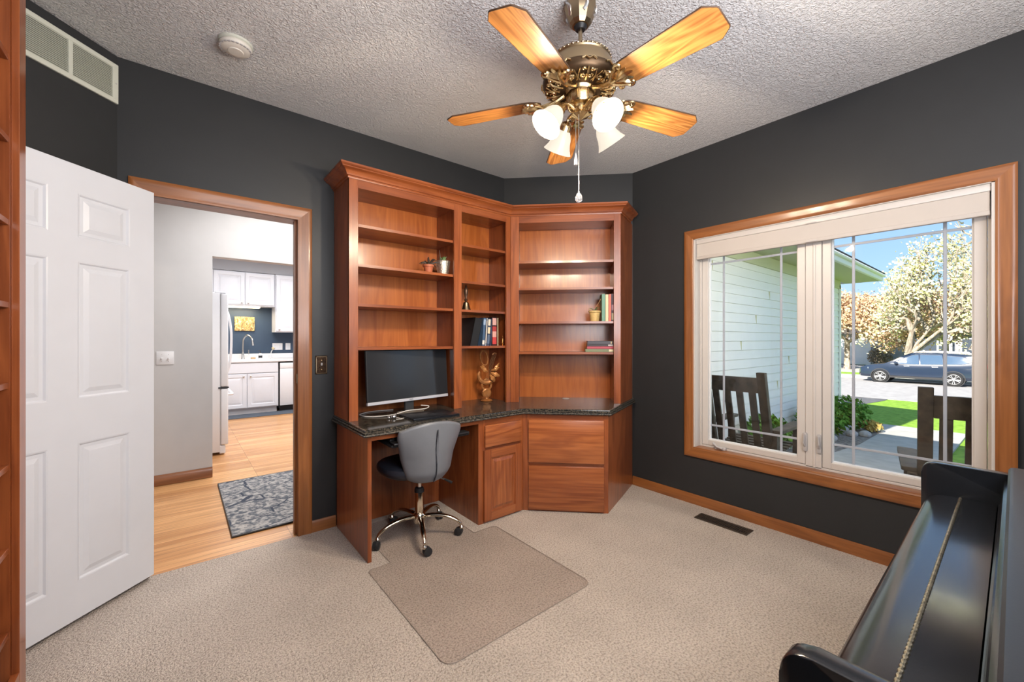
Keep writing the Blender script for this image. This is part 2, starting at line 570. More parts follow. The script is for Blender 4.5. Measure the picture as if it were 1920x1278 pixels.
def casing(name, M, x0, x1, z0, z1, w, t, sides, m_v, m_h):
    objs = []
    for s in sides:
        mb = MB(M)
        prof = casing_profile(w, t)
        bot = 'B' in sides

        def seg(a, b, na, nb):
            ra = [(a[0] + na[0] * u, -v, a[1] + na[1] * u) for u, v in prof]
            rb = [(b[0] + nb[0] * u, -v, b[1] + nb[1] * u) for u, v in prof]
            mb.rings([ra, rb])
        if s == 'L': seg((x0, z0), (x0, z1), (-1, -1 if bot else 0), (-1, 1))
        if s == 'R': seg((x1, z0), (x1, z1), (1, -1 if bot else 0), (1, 1))
        if s == 'T': seg((x0, z1), (x1, z1), (-1, 1), (1, 1))
        if s == 'B': seg((x0, z0), (x1, z0), (-1, -1), (1, -1))
        objs.append((s, mb))
    return objs


dc = meta(bpy.data.objects.new('door_1', None), 'oak doorway frame with moulded casing around the opening to the hall')
COL.objects.link(dc); dc['kind'] = 'structure'
for s, mb in casing('c', Matrix.Translation((0, 2.926, 0)), -0.125, 0.592, 0, 2.04, 0.083, 0.017, 'LRT', None, None):
    mb.build('casing', TR['x'] if s == 'T' else TR['z'], dc)
mb = MB(); mb.box(0.592, 0.602, 2.915, 3.06, 0, 2.045); mb.build('jamb', TR['z'], dc)
mb = MB(); mb.box(-0.135, -0.125, 2.915, 3.06, 0, 2.045); mb.build('jamb', TR['z'], dc)
mb = MB(); mb.box(-0.125, 0.592, 2.915, 3.06, 2.04, 2.05); mb.build('head_jamb', TR['x'], dc)
mb = MB(); mb.box(0.580, 0.592, 2.965, 3.0, 0, 2.04); mb.build('door_stop', TR['z'], dc)
mb = MB(); mb.box(0.5885, 0.5925, 2.925, 2.955, 0.985, 1.045, 0.001); mb.build('strike_plate', M_bronze, dc)
MB()

# ------------------------------------------------------------------ open door (six panel)
DK = -2.135
R45 = Matrix.Rotation(PI / 4, 4, 'Z')
door = thing('panel_door', 'white six-panel interior door standing open beside the oak doorway', 'door', (-0.106, 2.896, 0.02), PI / 4)
# local x runs along the door towards the hinge at 0, leaf in -x, room side is -y
DW, DH, DT = 0.76, 2.03, 0.035
cols = [(-0.355 - 0.23, -0.355 - 0.01), (-0.349, -0.129)]
cols = [(-0.349 - 0.325, -0.349 - 0.11), (-0.349, -0.124)]
rows = [(0.17, 0.785), (0.985, 1.60), (1.71, 1.905)]
def door_leaf():
    mb = MB()
    mb.box(-DW, 0, 0.010, DT, 0, DH)
    xs = [-DW, cols[0][0], cols[0][1], cols[1][0], cols[1][1], 0]
    zs = [0, rows[0][0], rows[0][1], rows[1][0], rows[1][1], rows[2][0], rows[2][1], DH]
    for i in (0, 2, 4):
        mb.box(xs[i], xs[i + 1], 0, 0.010, 0, DH)
    for i in (1, 3):
        for j in (0, 2, 4, 6):
            mb.box(xs[i], xs[i + 1], 0, 0.010, zs[j], zs[j + 1])
    return mb
door_leaf().build('leaf', M_door, door)
for cx0, cx1 in cols:
    for z0, z1 in rows:
        mb = MB()
        def rect(ins, y):
            return [(cx0 + ins, y, z0 + ins), (cx1 - ins, y, z0 + ins), (cx1 - ins, y, z1 - ins), (cx0 + ins, y, z1 - ins)]
        mb.rings([rect(0, -0.0005), rect(0.006, 0.001), rect(0.012, 0.008), rect(0.026, 0.0085), rect(0.045, 0.0015), rect(0.05, 0.0008)], cap=False)
        mb.bm.faces.new([mb._v(p) for p in rect(0.05, 0.0008)])
        bmesh.ops.remove_doubles(mb.bm, verts=mb.bm.verts, dist=1e-5)
        mb.build('raised_panel', M_door, door, sharp=12)
kn = MB().lathe([(0.03, 0), (0.03, 0.006), (0.012, 0.012), (0.012, 0.03), (0.026, 0.045), (0.028, 0.058), (0.018, 0.068)], 24, (-DW + 0.06, 0, 0.95), (0, -1, 0)).build('knob', M_bronze, door)
for z in (0.25, 1.0, 1.8):
    MB().lathe([(0.006, -0.045), (0.006, 0.045)], 10, (0.002, DT + 0.004, z)).build('hinge', M_bronze, door)

# ------------------------------------------------------------------ return air vent high on the diagonal wall
rv = thing('return_air_vent', 'long cream louvred return air grille high on the wall above the open door', 'vent', ((1.89 - 2.246) * rt2, (1.89 + 2.246) * rt2, 2.48), PI / 4)
mb = MB()
VL, VH = 0.76, 0.20
mb.box(-VL, 0, -0.012, 0, 0, 0.022, 0.002); mb.box(-VL, 0, -0.012, 0, VH - 0.022, VH, 0.002)
for x0, x1 in ((-0.028, 0), (-0.218, -0.200), (-0.41, -0.392), (-0.60, -0.582), (-VL, -VL + 0.028)):
    mb.box(x0, x1, -0.012, 0, 0.02, VH - 0.02, 0.002)
mb.build('frame', M_vent, rv)
mb = MB(); mb.box(-VL + 0.02, -0.02, -0.002, 0, 0.015, VH - 0.015); mb.build('backing', M_black, rv)
mb = MB()
for k in range(19):
    z = 0.025 + k * 0.0083
    mb.obox((-VL / 2, -0.006, z + 0.002), (1, 0, 0), (0, 1, 1.1), (0, -1.1, 1), VL / 2 - 0.022, 0.0072, 0.0007)
mb.build('louvres', M_vent, rv)
for x, z in ((-0.012, 0.1),):
    MB().lathe([(0.004, 0), (0.003, 0.002)], 10, (x, -0.012, z), (0, -1, 0)).build('screw', M_grey_plastic, rv)

# ------------------------------------------------------------------ hall and kitchen shell
mb = MB(); mb.box(-2.6, 0.237, 4.70, 4.82, 0, H); mb.box(0.237, 3.4, 4.70, 4.82, 2.043, H)
struct('wall_hall', mb, M_hall)
struct('wall_hall_left', MB().box(-2.7, -2.6, 3.0, 9.0, 0, H), M_hall)
struct('wall_hall_right', MB().box(3.0, 3.1, 3.05, 9.0, 0, H), M_hall)
struct('wall_hall_near', MB().box(-2.6, -0.14, 3.046, 3.06, 0, H), M_hall)
struct('wall_kitchen', MB().box(-2.6, 3.4, 8.8, 8.9, 0, H), M_blue)
struct('wall_kitchen_left', MB().box(-0.55, -0.45, 4.82, 8.8, 0, H), M_hall)
struct('trim_1', MB().box(-0.44, 3.0, 8.42, 8.8, 2.445, H), M_soff, label='grey painted soffit above the white kitchen wall cabinets')

# ------------------------------------------------------------------ built-in desk
ZT = 0.757
AY = 2.61          # face of the straight hutch
BK = 3.335         # face of the corner hutch, measured along the diagonal
CRP = [(0, 0), (0.007, 0), (0.009, 0.006), (0.007, 0.010), (0.007, 0.013), (0.016, 0.015), (0.018, 0.019), (0.021, 0.026), (0.028, 0.036), (0.038, 0.044), (0.050, 0.048), (0.054, 0.050), (0.054, 0.055), (0.060, 0.058), (0.066, 0.064), (0.066, 0.074), (0, 0.074)]


def crown(path, m, parent, z, name='crown_moulding', world=True):
    """path: list of (x,y,nx,ny): profile pushed outward along (nx,ny)"""
    mb = MB()
    rs = [[(x + nx * u, y + ny * u, z + v) for u, v in CRP] for x, y, nx, ny in path]
    mb.rings(rs)
    return mb.build(name, m, parent, world=world, sharp=22)


# straight hutch over the desk
hu = thing('bookcase_hutch', 'tall cherry bookcase hutch with a wide and a narrow bay, holding the monitor', 'bookcase', (0.816, 2.92, ZT))
X0, XM0, XM1, XE, XJ = 0.873, 1.572, 1.637, 2.063, 2.106
YB = 2.922
TOPZ = 2.278
mb = MB(); mb.box(0.816, 0.834, AY + 0.002, YB, ZT, TOPZ); mb.build('side_panel', CW['z'], hu, True)
mb = MB(); mb.box(2.108, 2.126, AY + 0.03, YB, ZT, TOPZ); mb.build('side_panel', CW['z'], hu, True)
mb = MB(); mb.box(1.594, 1.612, AY + 0.018, YB, ZT, TOPZ); mb.build('divider', CW['z'], hu, True)
mb = MB(); mb.box(0.834, 2.108, YB - 0.008, YB, ZT, TOPZ); mb.build('back_panel', CWB['z'], hu, True)
mb = MB(); mb.box(0.834, 2.108, AY + 0.018, YB - 0.008, 2.24, 2.258); mb.build('top_panel', CW['x'], hu, True)
for x0, x1 in ((0.816, X0), (XM0, XM1), (XE, XJ)):
    mb = MB(); mb.box(x0, x1, AY, AY + 0.018, ZT, TOPZ, 0.001); mb.build('stile', CW['z'], hu, True)
for a, c in ((X0, XM0), (XM1, XE)):
    mb = MB(); mb.box(a, c, AY + 0.0005, AY + 0.018, 2.224, TOPZ); mb.build('top_rail', CW['x'], hu, True)
for z in (2.003, 1.751, 1.498, 1.219):
    mb = MB(); mb.box(0.8345, 1.5935, AY + 0.020, YB - 0.009, z - 0.018, z); mb.build('shelf', CW['x'], hu, True)
for z in (1.992, 1.714, 1.496, 1.219):
    mb = MB(); mb.box(1.6125, 2.1075, AY + 0.020, YB - 0.009, z - 0.018, z); mb.build('shelf', CW['x'], hu, True)
crown([(0.816, 2.922, -1, 0), (0.816, AY, -1, -1), (XJ, AY, -0.414, -1)], CW['x'], hu, TOPZ - 0.004)

# corner hutch, local x along its face, y into the corner
DK_O = lambda s, k: ((k + s) * rt2, (k - s) * rt2)
hb = thing('corner_bookcase', 'cherry corner bookcase set at an angle, five bays high, beside the window wall', 'bookcase', (*DK_O(0, BK), ZT), -PI / 4)
sJ = -0.3555
zz = lambda z: z - ZT
SL1, SR0, SR1 = -0.288, 0.474, 0.527
BT = TOPZ - ZT
for a, b2 in ((sJ, SL1), (SR0, SR1)):
    MB().box(a, b2, 0, 0.018, 0, BT, 0.001).build('stile', CW['z'], hb)
MB().box(SL1, SR0, 0.0005, 0.018, zz(2.221), BT).build('top_rail', CW['x'], hb)
MB().box(SL1 - 0.05, SR0 + 0.03, 0.318, 0.326, 0, BT).build('back_panel', CWB['z'], hb)
MB().box(SL1 - 0.036, SL1 - 0.018, 0.018, 0.318, 0, BT).build('divider', CW['z'], hb)
MB().box(SR0 + 0.012, SR0 + 0.030, 0.018, 0.318, 0, BT).build('divider', CW['z'], hb)
MB().box(SL1 - 0.018, SR0 + 0.012, 0.018, 0.318, zz(2.24), zz(2.258)).build('top_panel', CW['x'], hb)
for z in (1.912, 1.693, 1.417, 1.167):
    MB().box(SL1 - 0.0175, SR0 + 0.0115, 0.020, 0.317, zz(z) - 0.018, zz(z)).build('shelf', CW['x'], hb)
# return panel from the right stile to the wall corner
rp0 = Vector((*DK_O(SR1, BK + 0.002), 0)); rp1 = Vector((3.086, 2.116 + 0.006, 0))
rd = (rp1 - rp0).normalized(); rn = Vector((rd.y, -rd.x, 0))
mb = MB(); q = rn * -0.016
mb.prism([(rp0.x, rp0.y), (rp1.x, rp1.y), (rp1.x + q.x, rp1.y + q.y), (rp0.x + q.x, rp0.y + q.y)], ZT, TOPZ)
mb.build('side_panel', CW['z'], hb, True)
# crown of the corner hutch in world coordinates, mitred against its neighbour
jx, jy = XJ, AY
fx, fy = -rt2, -rt2
c0 = (jx, jy, -0.414, -1.0)
e = Vector(DK_O(SR1, BK))
# mitre between front normal (-.7,-.7) and return normal rn
bis = (Vector((fx, fy)) + Vector((rn.x, rn.y)))
bis = bis / (bis.dot(Vector((fx, fy))))
crown([c0, (e.x, e.y, bis.x, bis.y), (rp1.x - 0.068, rp1.y - 0.068 * rd.y / rd.x, rn.x, rn.y)], CW['x'], hb, TOPZ - 0.004)

# kneehole desk base
KB = 3.04
db = thing('kneehole_desk', 'cherry kneehole desk base with a tall left end panel under the granite top', 'desk', (0.827, 2.9, 0))
BH = 0.717
mb = MB(); mb.box(0.827, 0.850, 2.315, 2.90, 0, BH, 0.001); mb.build('end_panel', CW['z'], db, True)
mb = MB(); mb.box(0.850, 1.585, 2.866, 2.882, 0, BH); mb.build('back_panel', CW['z'], db, True)
mb = MB(); mb.box(0.850, 1.585, 2.316, 2.334, 0.690, BH); mb.build('apron', CW['x'], db, True)
kt = MB()
kt.box(0.955, 1.495, 2.285, 2.56, 0.635, 0.650, 0.006)
kt.build('keyboard_tray', M_black, db, True)
mb = MB(); mb.box(0.98, 1.47, 2.37, 2.53, 0.650, 0.668, 0.006, 2); mb.build('keyboard', M_dark, db, True)
mb = MB(); mb.box(0.965, 1.485, 2.27, 2.345, 0.650, 0.664, 0.006, 2); mb.build('wrist_rest', M_black, db, True)
for x in (0.99, 1.46):
    mb = MB(); mb.box(x, x + 0.012, 2.36, 2.70, 0.668, BH); mb.build('slide_rail', M_dark, db, True)

# narrow cabinet
XB = 1.984
nc = thing('narrow_cabinet', 'narrow cherry desk cabinet with one drawer over a raised panel door', 'cabinet', (1.585, 2.9, 0))
mb = MB()
mb.box(1.585, 1.603, 2.333, 2.88, 0.0, BH)
mb.box(1.603, XB, 2.86, 2.88, 0, BH)
mb.box(1.603, XB - 0.03, 2.36, 2.86, 0.06, 0.078)
mb.build('carcass', CW['z'], nc, True)
for a, c in ((1.585, 1.640), (1.955, XB)):
    mb = MB(); mb.box(a, c, 2.315, 2.333, 0, BH); mb.build('stile', CW['z'], nc, True)
for a, c in ((0.675, BH), (0.495, 0.530), (0, 0.022)):
    mb = MB(); mb.box(1.640, 1.955, 2.3155, 2.333, a, c); mb.build('rail', CW['x'], nc, True)
mb = MB(); mb.box(1.632, 1.958, 2.296, 2.3145, 0.525, 0.675, 0.004, 2); mb.build('drawer', CWD['x'], nc, True)
dz0, dz1, dx0, dx1, st = 0.014, 0.505, 1.625, 1.958, 0.058
dr = MB(); dr.box(dx0 + 0.02, dx1 - 0.02, 2.305, 2.3145, dz0 + 0.02, dz1 - 0.02)
dobj = dr.build('door', CW['z'], nc, True)
for a in (dx0, dx1 - st):
    mb = MB(); mb.box(a, a + st, 2.296, 2.3142, dz0, dz1, 0.002); mb.build('door_stile', CW['z'], dobj, True)
for a in (dz0, dz1 - st):
    mb = MB(); mb.box(dx0 + st, dx1 - st, 2.297, 2.3142, a, a + st, 0.001); mb.build('door_rail', CWD['x'], dobj, True)
def raised(mb, x0, x1, z0, z1, yf, yb):
    def R(i, y): return [(x0 + i, y, z0 + i), (x1 - i, y, z0 + i), (x1 - i, y, z1 - i), (x0 + i, y, z1 - i)]
    mb.rings([R(0, yb), R(0, yb - 0.004), R(0.004, yb - 0.004), R(0.034, yf), R(0.0345, yf - 0.001), R(0.04, yf - 0.001)])
mb = MB(); raised(mb, dx0 + st + 0.001, dx1 - st - 0.001, dz0 + st, dz1 - st, 2.2985, 2.313)
mb.build('door_panel', CWD['z'], dobj, True, sharp=10)

# corner file cabinet (local x along the face, y into the corner)
fc = thing('file_cabinet', 'cherry corner file cabinet with two deep drawers below the granite top', 'cabinet', (*DK_O(0, KB), 0), -PI / 4)
sJ2, sR2 = -0.233, 0.392
for a, c in ((sJ2, -0.180), (0.352, sR2)):
    MB().box(a, c, 0, 0.018, 0, BH).build('stile', CW['z'], fc)
for a, c in ((0.672, BH), (0.330, 0.365), (0, 0.02)):
    MB().box(-0.180, 0.352, 0.0005, 0.018, a, c).build('rail', CW['x'], fc)
for z0, z1 in ((0.362, 0.676), (0.014, 0.338)):
    MB().box(-0.190, 0.360, -0.019, -0.0005, z0, z1, 0.004, 2).build('drawer', CWD['x'], fc)
MB().box(sJ2 + 0.01, 0.36, 0.10, 0.12, 0, BH).build('back_panel', CW['z'], fc)
f0 = Vector((*DK_O(sR2, KB + 0.002), 0)); f1 = Vector((3.080, 2.118, 0))
fd = (f1 - f0).normalized(); fn = Vector((fd.y, -fd.x, 0)); q = fn * -0.016
mb = MB(); mb.prism([(f0.x, f0.y), (f1.x, f1.y), (f1.x + q.x, f1.y + q.y), (f0.x + q.x, f0.y + q.y)], 0, BH)
mb.build('side_panel', CW['z'], fc, True)

# granite worktop with stepped edge
wt = thing('worktop', 'dark speckled granite worktop with stepped edge running round the corner desk', 'worktop', (1.5, 2.6, BH))
def top_poly(o):
    k = KB - o
    y = 2.315 - o
    x = k / rt2 - y
    e0 = Vector(DK_O(sR2, k))
    # offset return side outward
    a = Vector((f0.x, f0.y)) + Vector((fn.x, fn.y)) * o
    d = Vector((fd.x, fd.y))
    # intersect a + t d with X+Y = k/rt2
    t = (k / rt2 - a.x - a.y) / (d.x + d.y)
    c = a + d * t
    t2 = (3.086 - a.x) / d.x
    e1 = a + d * t2
    return [(0.827 - o, y), (x, y), (c.x, c.y), (e1.x, min(e1.y, 2.116)), (3.086, 2.118), (2.282, 2.923), (0.827 - o, 2.923)]
mb = MB()
prof = [(0.012, 0), (0.028, 0.003), (0.031, 0.009), (0.028, 0.0145), (0.022, 0.016), (0.024, 0.019), (0.0255, 0.023), (0.022, 0.0275), (0.016, 0.029), (0.018, 0.032), (0.0165, 0.037), (0.011, 0.0397), (0.008, 0.04)]
mb.rings([[(px, py, BH + h) for px, py in top_poly(o)] for o, h in prof])
mb.build('stone_slab', M_granite, wt, True, sharp=40)
mb = MB(); mb.lathe([(0.03, 0), (0.03, 0.003), (0.024, 0.004)], 24, (DK_O(0.1, BK + 0.24)[0], DK_O(0.1, BK + 0.24)[1], ZT)); mb.build('cable_grommet', M_grey_plastic, wt, True)

# ------------------------------------------------------------------ monitor
ma = math.radians(8.6)
mo = thing('monitor', 'large black flat screen monitor with a silver lower bezel on the granite desk', 'monitor', (0.935 + 0.3275 * math.cos(ma), 2.600 + 0.3275 * math.sin(ma) + 0.03, ZT), ma)
tilt = math.radians(4)
MW = 0.655
Mt = Matrix.Translation((0, 0, 0.083)) @ Matrix.Rotation(-tilt, 4, 'X')
M_screen = pm('monitor_screen', (0.022, 0.024, 0.028), 0.16, spec=0.6)
MB(Mt).box(-MW / 2, MW / 2, -0.008, 0.012, 0.018, 0.358, 0.002).build('housing', M_dark, mo)
MB(Mt).box(-MW / 2 + 0.006, MW / 2 - 0.006, -0.0092, -0.0075, 0.024, 0.352).build('screen', M_screen, mo)
bz = MB(Mt).box(-MW / 2, MW / 2, -0.011, 0.012, 0.0, 0.020, 0.002).build('bezel', pm('pale_bezel', (0.55, 0.56, 0.62), 0.3, metal=0.2), mo)
MB(Mt).box(-0.2, 0.2, 0.012, 0.035, 0.04, 0.26, 0.01).build('rear_cover', M_dark, mo)
MB().box(-0.035, 0.035, 0.008, 0.03, 0.008, 0.12, 0.004).build('stand_neck', M_dark, mo)
MB().lathe([(0.098, 0), (0.10, 0.004), (0.098, 0.008), (0.02, 0.010)], 40, (0.0, 0.0, 0)).build('stand_base', pm('stand_base', (0.5, 0.44, 0.38), 0.3, metal=0.6), mo)
for o in mo.children:
    if o.name.startswith('stand_base'):
        o.scale = (1, 0.75, 1)
def text_part(txt, size, m, parent, M, name='lettering', ext=0.0004, align='CENTER'):
    c = bpy.data.curves.new(name, 'FONT')
    c.body = txt; c.size = size; c.extrude = ext; c.align_x = align; c.align_y = 'CENTER'
    o = bpy.data.objects.new(name, c)
    COL.objects.link(o)
    dg = bpy.context.evaluated_depsgraph_get()
    me = bpy.data.meshes.new_from_object(o.evaluated_get(dg))
    bpy.data.objects.remove(o, do_unlink=True)
    me.transform(M)
    me.materials.clear(); me.materials.append(m)
    ob = bpy.data.objects.new(name, me)
    COL.objects.link(ob)
    ob.parent = parent
    return ob
text_part('ASUS', 0.013, M_dark, bz, Mt @ Matrix.Translation((0.0, -0.0112, 0.010)) @ Matrix.Rotation(PI / 2, 4, 'X'))

# cable looping from the monitor over the desk
def bez(pts, n=10):
    """Catmull-Rom through the points"""
    P = [Vector(p) for p in pts]
    P = [P[0] * 2 - P[1]] + P + [P[-1] * 2 - P[-2]]
    out = []
    for i in range(1, len(P) - 2):
        for k in range(n):
            t = k / n
            a, b, c, d = P[i - 1:i + 3]
            out.append(0.5 * ((2 * b) + (c - a) * t + (2 * a - 5 * b + 4 * c - d) * t * t + (3 * b - a - 3 * c + d) * t ** 3))
    out.append(P[-2])
    return out
M_cable = pm('white_cable', (0.62, 0.58, 0.55), 0.4)
cb = MB().tube(bez([(1.32, 2.64, ZT + 0.05), (1.39, 2.66, ZT + 0.035), (1.33, 2.60, ZT + 0.03), (1.20, 2.60, ZT + 0.03), (1.10, 2.61, ZT + 0.012), (1.00, 2.66, ZT + 0.005), (0.945, 2.72, ZT + 0.005), (0.95, 2.80, ZT + 0.005), (1.05, 2.86, ZT + 0.005), (1.2, 2.84, ZT + 0.005)]), 0.0033, 8).build('power_cable', M_cable)
meta(cb, 'pale grey cable looping across the granite desk below the monitor', 'cable')
# small earphone case with its lead
ec = thing('earphones', 'small silver earphones with a thin lead on the desk left of the laptop', 'earphones', (1.075, 2.535, ZT))
MB().ball((0, 0, 0.014), 0.016, (1.2, 1, 0.85)).ball((-0.028, 0.012, 0.010), 0.011, (1, 1, 0.9)).build('earbud', M_silver, ec)
MB().tube(bez([(0.015, 0, 0.01), (0.03, -0.02, 0.003), (0.05, -0.03, 0.002), (0.07, -0.012, 0.002), (0.03, -0.045, 0.002), (0.0, -0.04, 0.002)]), 0.0016, 6).build('lead', M_cable, ec)
MB().tube(bez([(0.015, 0.005, 0.012), (0.03, 0.02, 0.03), (0.02, 0.03, 0.002)]), 0.0016, 6).build('lead', M_dark, ec)

# ------------------------------------------------------------------ laptop
lp = thing('laptop', 'closed black laptop lying on the granite desk in front of the monitor', 'laptop', (1.30, 2.475, ZT), math.radians(-1.5))
M_lap = pm('space_black_metal', (0.018, 0.020, 0.026), 0.33, metal=0.5)
MB().prism([(-0.165, -0.115), (0.165, -0.115), (0.165, 0.115), (-0.165, 0.115)], 0.0, 0.0085, b=0.002).build('base', M_lap, lp)
MB().box(-0.165, 0.165, -0.115, 0.115, 0.0092, 0.0150, 0.002, 2).build('lid', M_lap, lp)
MB().box(-0.16, 0.16, -0.11, 0.11, 0.0083, 0.0094).build('gap_seal', M_black, lp)
fruit = []
for k in range(28):
    a = 2 * PI * k / 28
    r = 0.020 * (1 + 0.10 * math.cos(2 * a) * 0 - 0.10 * (math.cos(a - PI / 2) ** 8) - 0.06 * (math.cos(a + PI / 2) ** 8 if math.sin(a) < 0 else 0))
    x, y = r * math.cos(a), r * math.sin(a) * 1.05
    dx, dy = x - 0.024, y - 0.003
    dd = math.hypot(dx, dy)
    if dd < 0.011: x, y = 0.024 + dx / dd * 0.011, 0.003 + dy / dd * 0.011
    fruit.append((x, y))
lg = MB(); lg.prism(fruit, 0.0150, 0.0152); lg.prism([(0.001, 0.024), (0.006, 0.027), (0.008, 0.033), (0.003, 0.030)], 0.0150, 0.0152)
lg.build('emblem', M_black, lp)

# ------------------------------------------------------------------ lyre ornament
ly = thing('lyre_ornament', 'carved wooden lyre ornament with strings and leaves in the open bay of the hutch', 'ornament', (1.982, 2.775, ZT), math.radians(-15))
M_lyre = pm('gilded_wood', (0.36, 0.145, 0.045), 0.32, metal=0.35, var=0.3, vscale=30, bump=(60, 0.3, 0.004))
M_leaf = pm('gilded_leaf', (0.50, 0.22, 0.07), 0.35, metal=0.3, var=0.3, vscale=40)
M_stringm = pm('gold_string', (0.55, 0.40, 0.22), 0.35, metal=0.6)
MB().lathe([(0.045, 0), (0.05, 0.006), (0.042, 0.014), (0.018, 0.022), (0.014, 0.032)], 24).build('foot', M_lyre, ly)
MB().lathe([(0.001, -0.012), (0.030, -0.014), (0.040, -0.008), (0.040, 0.008), (0.030, 0.014), (0.001, 0.012)], 28, (0, 0, 0.068), (0, -1, 0)).build('disc', M_lyre, ly)
mb = MB()
def ell(cx, cz, rx, rz, a0, a1, n=22, rot=0.0):
    o = []
    for i in range(n + 1):
        a = math.radians(a0 + (a1 - a0) * i / n)
        x, z = rx * math.cos(a), rz * math.sin(a)
        o.append((cx + x * math.cos(rot) - z * math.sin(rot), 0, cz + x * math.sin(rot) + z * math.cos(rot)))
    return o
mb.tube(ell(0.0, 0.135, 0.040, 0.045, 0, 360, 24)[:-1], 0.010, 8, closed=True)
body = ell(0.0, 0.215, 0.070, 0.062, 150, 400, 26)
mb.tube(body, [0.011 + 0.010 * math.sin(PI * i / 26) for i in range(27)], 8)
mb.build('body', M_lyre, ly)
lo = ell(-0.022, 0.36, 0.032, 0.062, 0, 360, 26, 0.18)[:-1]
MB().tube([(x, 0, z) for x, _, z in lo], 0.0065, 8, closed=True).tube([(-0.028, 0, 0.30), (-0.02, 0.0, 0.27), (0.0, 0.0, 0.255)], 0.0065, 8).build('loop', M_lyre, ly)
mb = MB()
for k in range(4):
    mb.tube([(-0.022 + k * 0.010, -0.016, 0.165), (0.052 + k * 0.010, -0.012, 0.395)], 0.0008, 5)
mb.build('strings', M_stringm, ly)
MB().tube([(0.050, -0.004, 0.385), (0.066, -0.006, 0.40), (0.086, -0.004, 0.395)], 0.006, 8).build('string_bar', M_lyre, ly)
MB().tube([(-0.03, -0.006, 0.175), (0.03, -0.006, 0.15)], 0.009, 8).build('string_bar', M_lyre, ly)
def leaf(mb, c, L, W, ang, curl=0.02):
    n = 8
    rs = []
    ca, sa = math.cos(ang), math.sin(ang)
    for i in range(n + 1):
        t = i / n
        w = W * math.sin(PI * min(0.97, t * 0.9 + 0.08)) * (1 + 0.25 * math.sin(t * 18))
        y = -0.02 - curl * math.sin(t * PI)
        x = t * L
        pr = []
        for s, dy in ((-1, 0), (0, -0.006), (1, 0), (0, 0.004)):
            pr.append((c[0] + x * ca - s * w * sa, y + dy, c[1] + x * sa + s * w * ca))
        rs.append(pr)
    mb.rings(rs)
for c, L, W, a in (((0.0, 0.24), 0.085, 0.016, 2.45), ((0.03, 0.235), 0.09, 0.017, -0.35), ((0.035, 0.255), 0.075, 0.014, 0.35), ((0.02, 0.22), 0.08, 0.016, -0.95), ((0.045, 0.25), 0.09, 0.013, 0.85), ((-0.03, 0.26), 0.05, 0.013, 2.0)):
    mb = MB(); leaf(mb, c, L, W, a); mb.build('leaf', M_leaf, ly)

# ------------------------------------------------------------------ bell
be = thing('hand_bell', 'dark brass hand bell with turned handle on the narrow shelf above the books', 'bell', (1.745, 2.72, 1.496))
MB().lathe([(0.040, 0.0), (0.039, 0.004), (0.031, 0.02), (0.025, 0.045), (0.021, 0.062), (0.010, 0.070), (0.004, 0.073)], 28).build('bell_body', M_bronze, be)
MB().lathe([(0.008, 0.07), (0.012, 0.078), (0.016, 0.083), (0.010, 0.09), (0.007, 0.098), (0.014, 0.125), (0.018, 0.150), (0.015, 0.168), (0.007, 0.185), (0.010, 0.190), (0.003, 0.200)], 20).build('handle', pm('dark_handle', (0.10, 0.055, 0.035), 0.3, metal=0.5), be)

# ------------------------------------------------------------------ books on the narrow shelf
def book(label, x, y, z, w, d, h, cover, page=(0.75, 0.70, 0.6), rz=0.0, lean=0.0, group=None, name='book', band=None, flat=False):
    """w thickness along x, d depth along +y (spine at front), h height"""
    t = thing(name, label, 'book', (x, y, z), rz, group)
    M = Matrix.Rotation(lean, 4, 'Y')
    if flat:
        M = Matrix.Identity(4)
        M = Matrix(((0, 0, 1, 0), (0, 1, 0, 0), (1, 0, 0, 0), (0, 0, 0, 1)))
    cm = pm('cover', cover, 0.4)
    c = MB(M)
    b = 0.0015
    c.box(0, b * 1.4, 0, d, 0, h); c.box(w - b * 1.4, w, 0, d, 0, h); c.box(0, w, 0, b * 1.6, 0, h)
    c.build('cover', cm, t)
    MB(M).box(b * 1.4, w - b * 1.4, b * 1.6, d - 0.004, 0.003, h - 0.003).build('pages', pm('paper', page, 0.8), t)
    if band:
        for z0, z1, bc in band:
            MB(M).box(w * 0.12, w * 0.88, -0.0006, 0.0, h * z0, h * z1).build('spine_print', pm('print', bc, 0.5), t)
    return t
G1 = 'books on the narrow shelf of the hutch'
SZ = 1.219
bx = book('black ring binder leaning on the narrow shelf at the left end of the books', 1.765, 2.695, SZ, 0.070, 0.21, 0.232, (0.012, 0.012, 0.014), lean=math.radians(13), group=G1, name='binder')
book('blue book beside the leaning black binder on the narrow shelf', 1.8795, 2.695, SZ, 0.027, 0.18, 0.225, (0.06, 0.11, 0.20), lean=math.radians(4), group=G1, band=[(0.05, 0.2, (0.7, 0.65, 0.6)), (0.75, 0.95, (0.3, 0.4, 0.55))])
book('thin grey blue book between the blue and the cream striped books', 1.9095, 2.695, SZ, 0.014, 0.18, 0.225, (0.30, 0.34, 0.42), lean=math.radians(4), group=G1, band=[(0.1, 0.9, (0.55, 0.52, 0.5))])
book('dark book with cream blocks on its spine in the middle of the narrow shelf row', 1.9255, 2.695, SZ, 0.030, 0.18, 0.222, (0.035, 0.05, 0.10), lean=math.radians(4), group=G1, band=[(0.08, 0.4, (0.10, 0.14, 0.22)), (0.45, 0.68, (0.72, 0.60, 0.42)), (0.74, 0.97, (0.68, 0.62, 0.5))])
book('slim navy book just left of the red and white spined book', 1.9585, 2.695, SZ, 0.016, 0.18, 0.220, (0.04, 0.05, 0.09), lean=math.radians(3), group=G1)
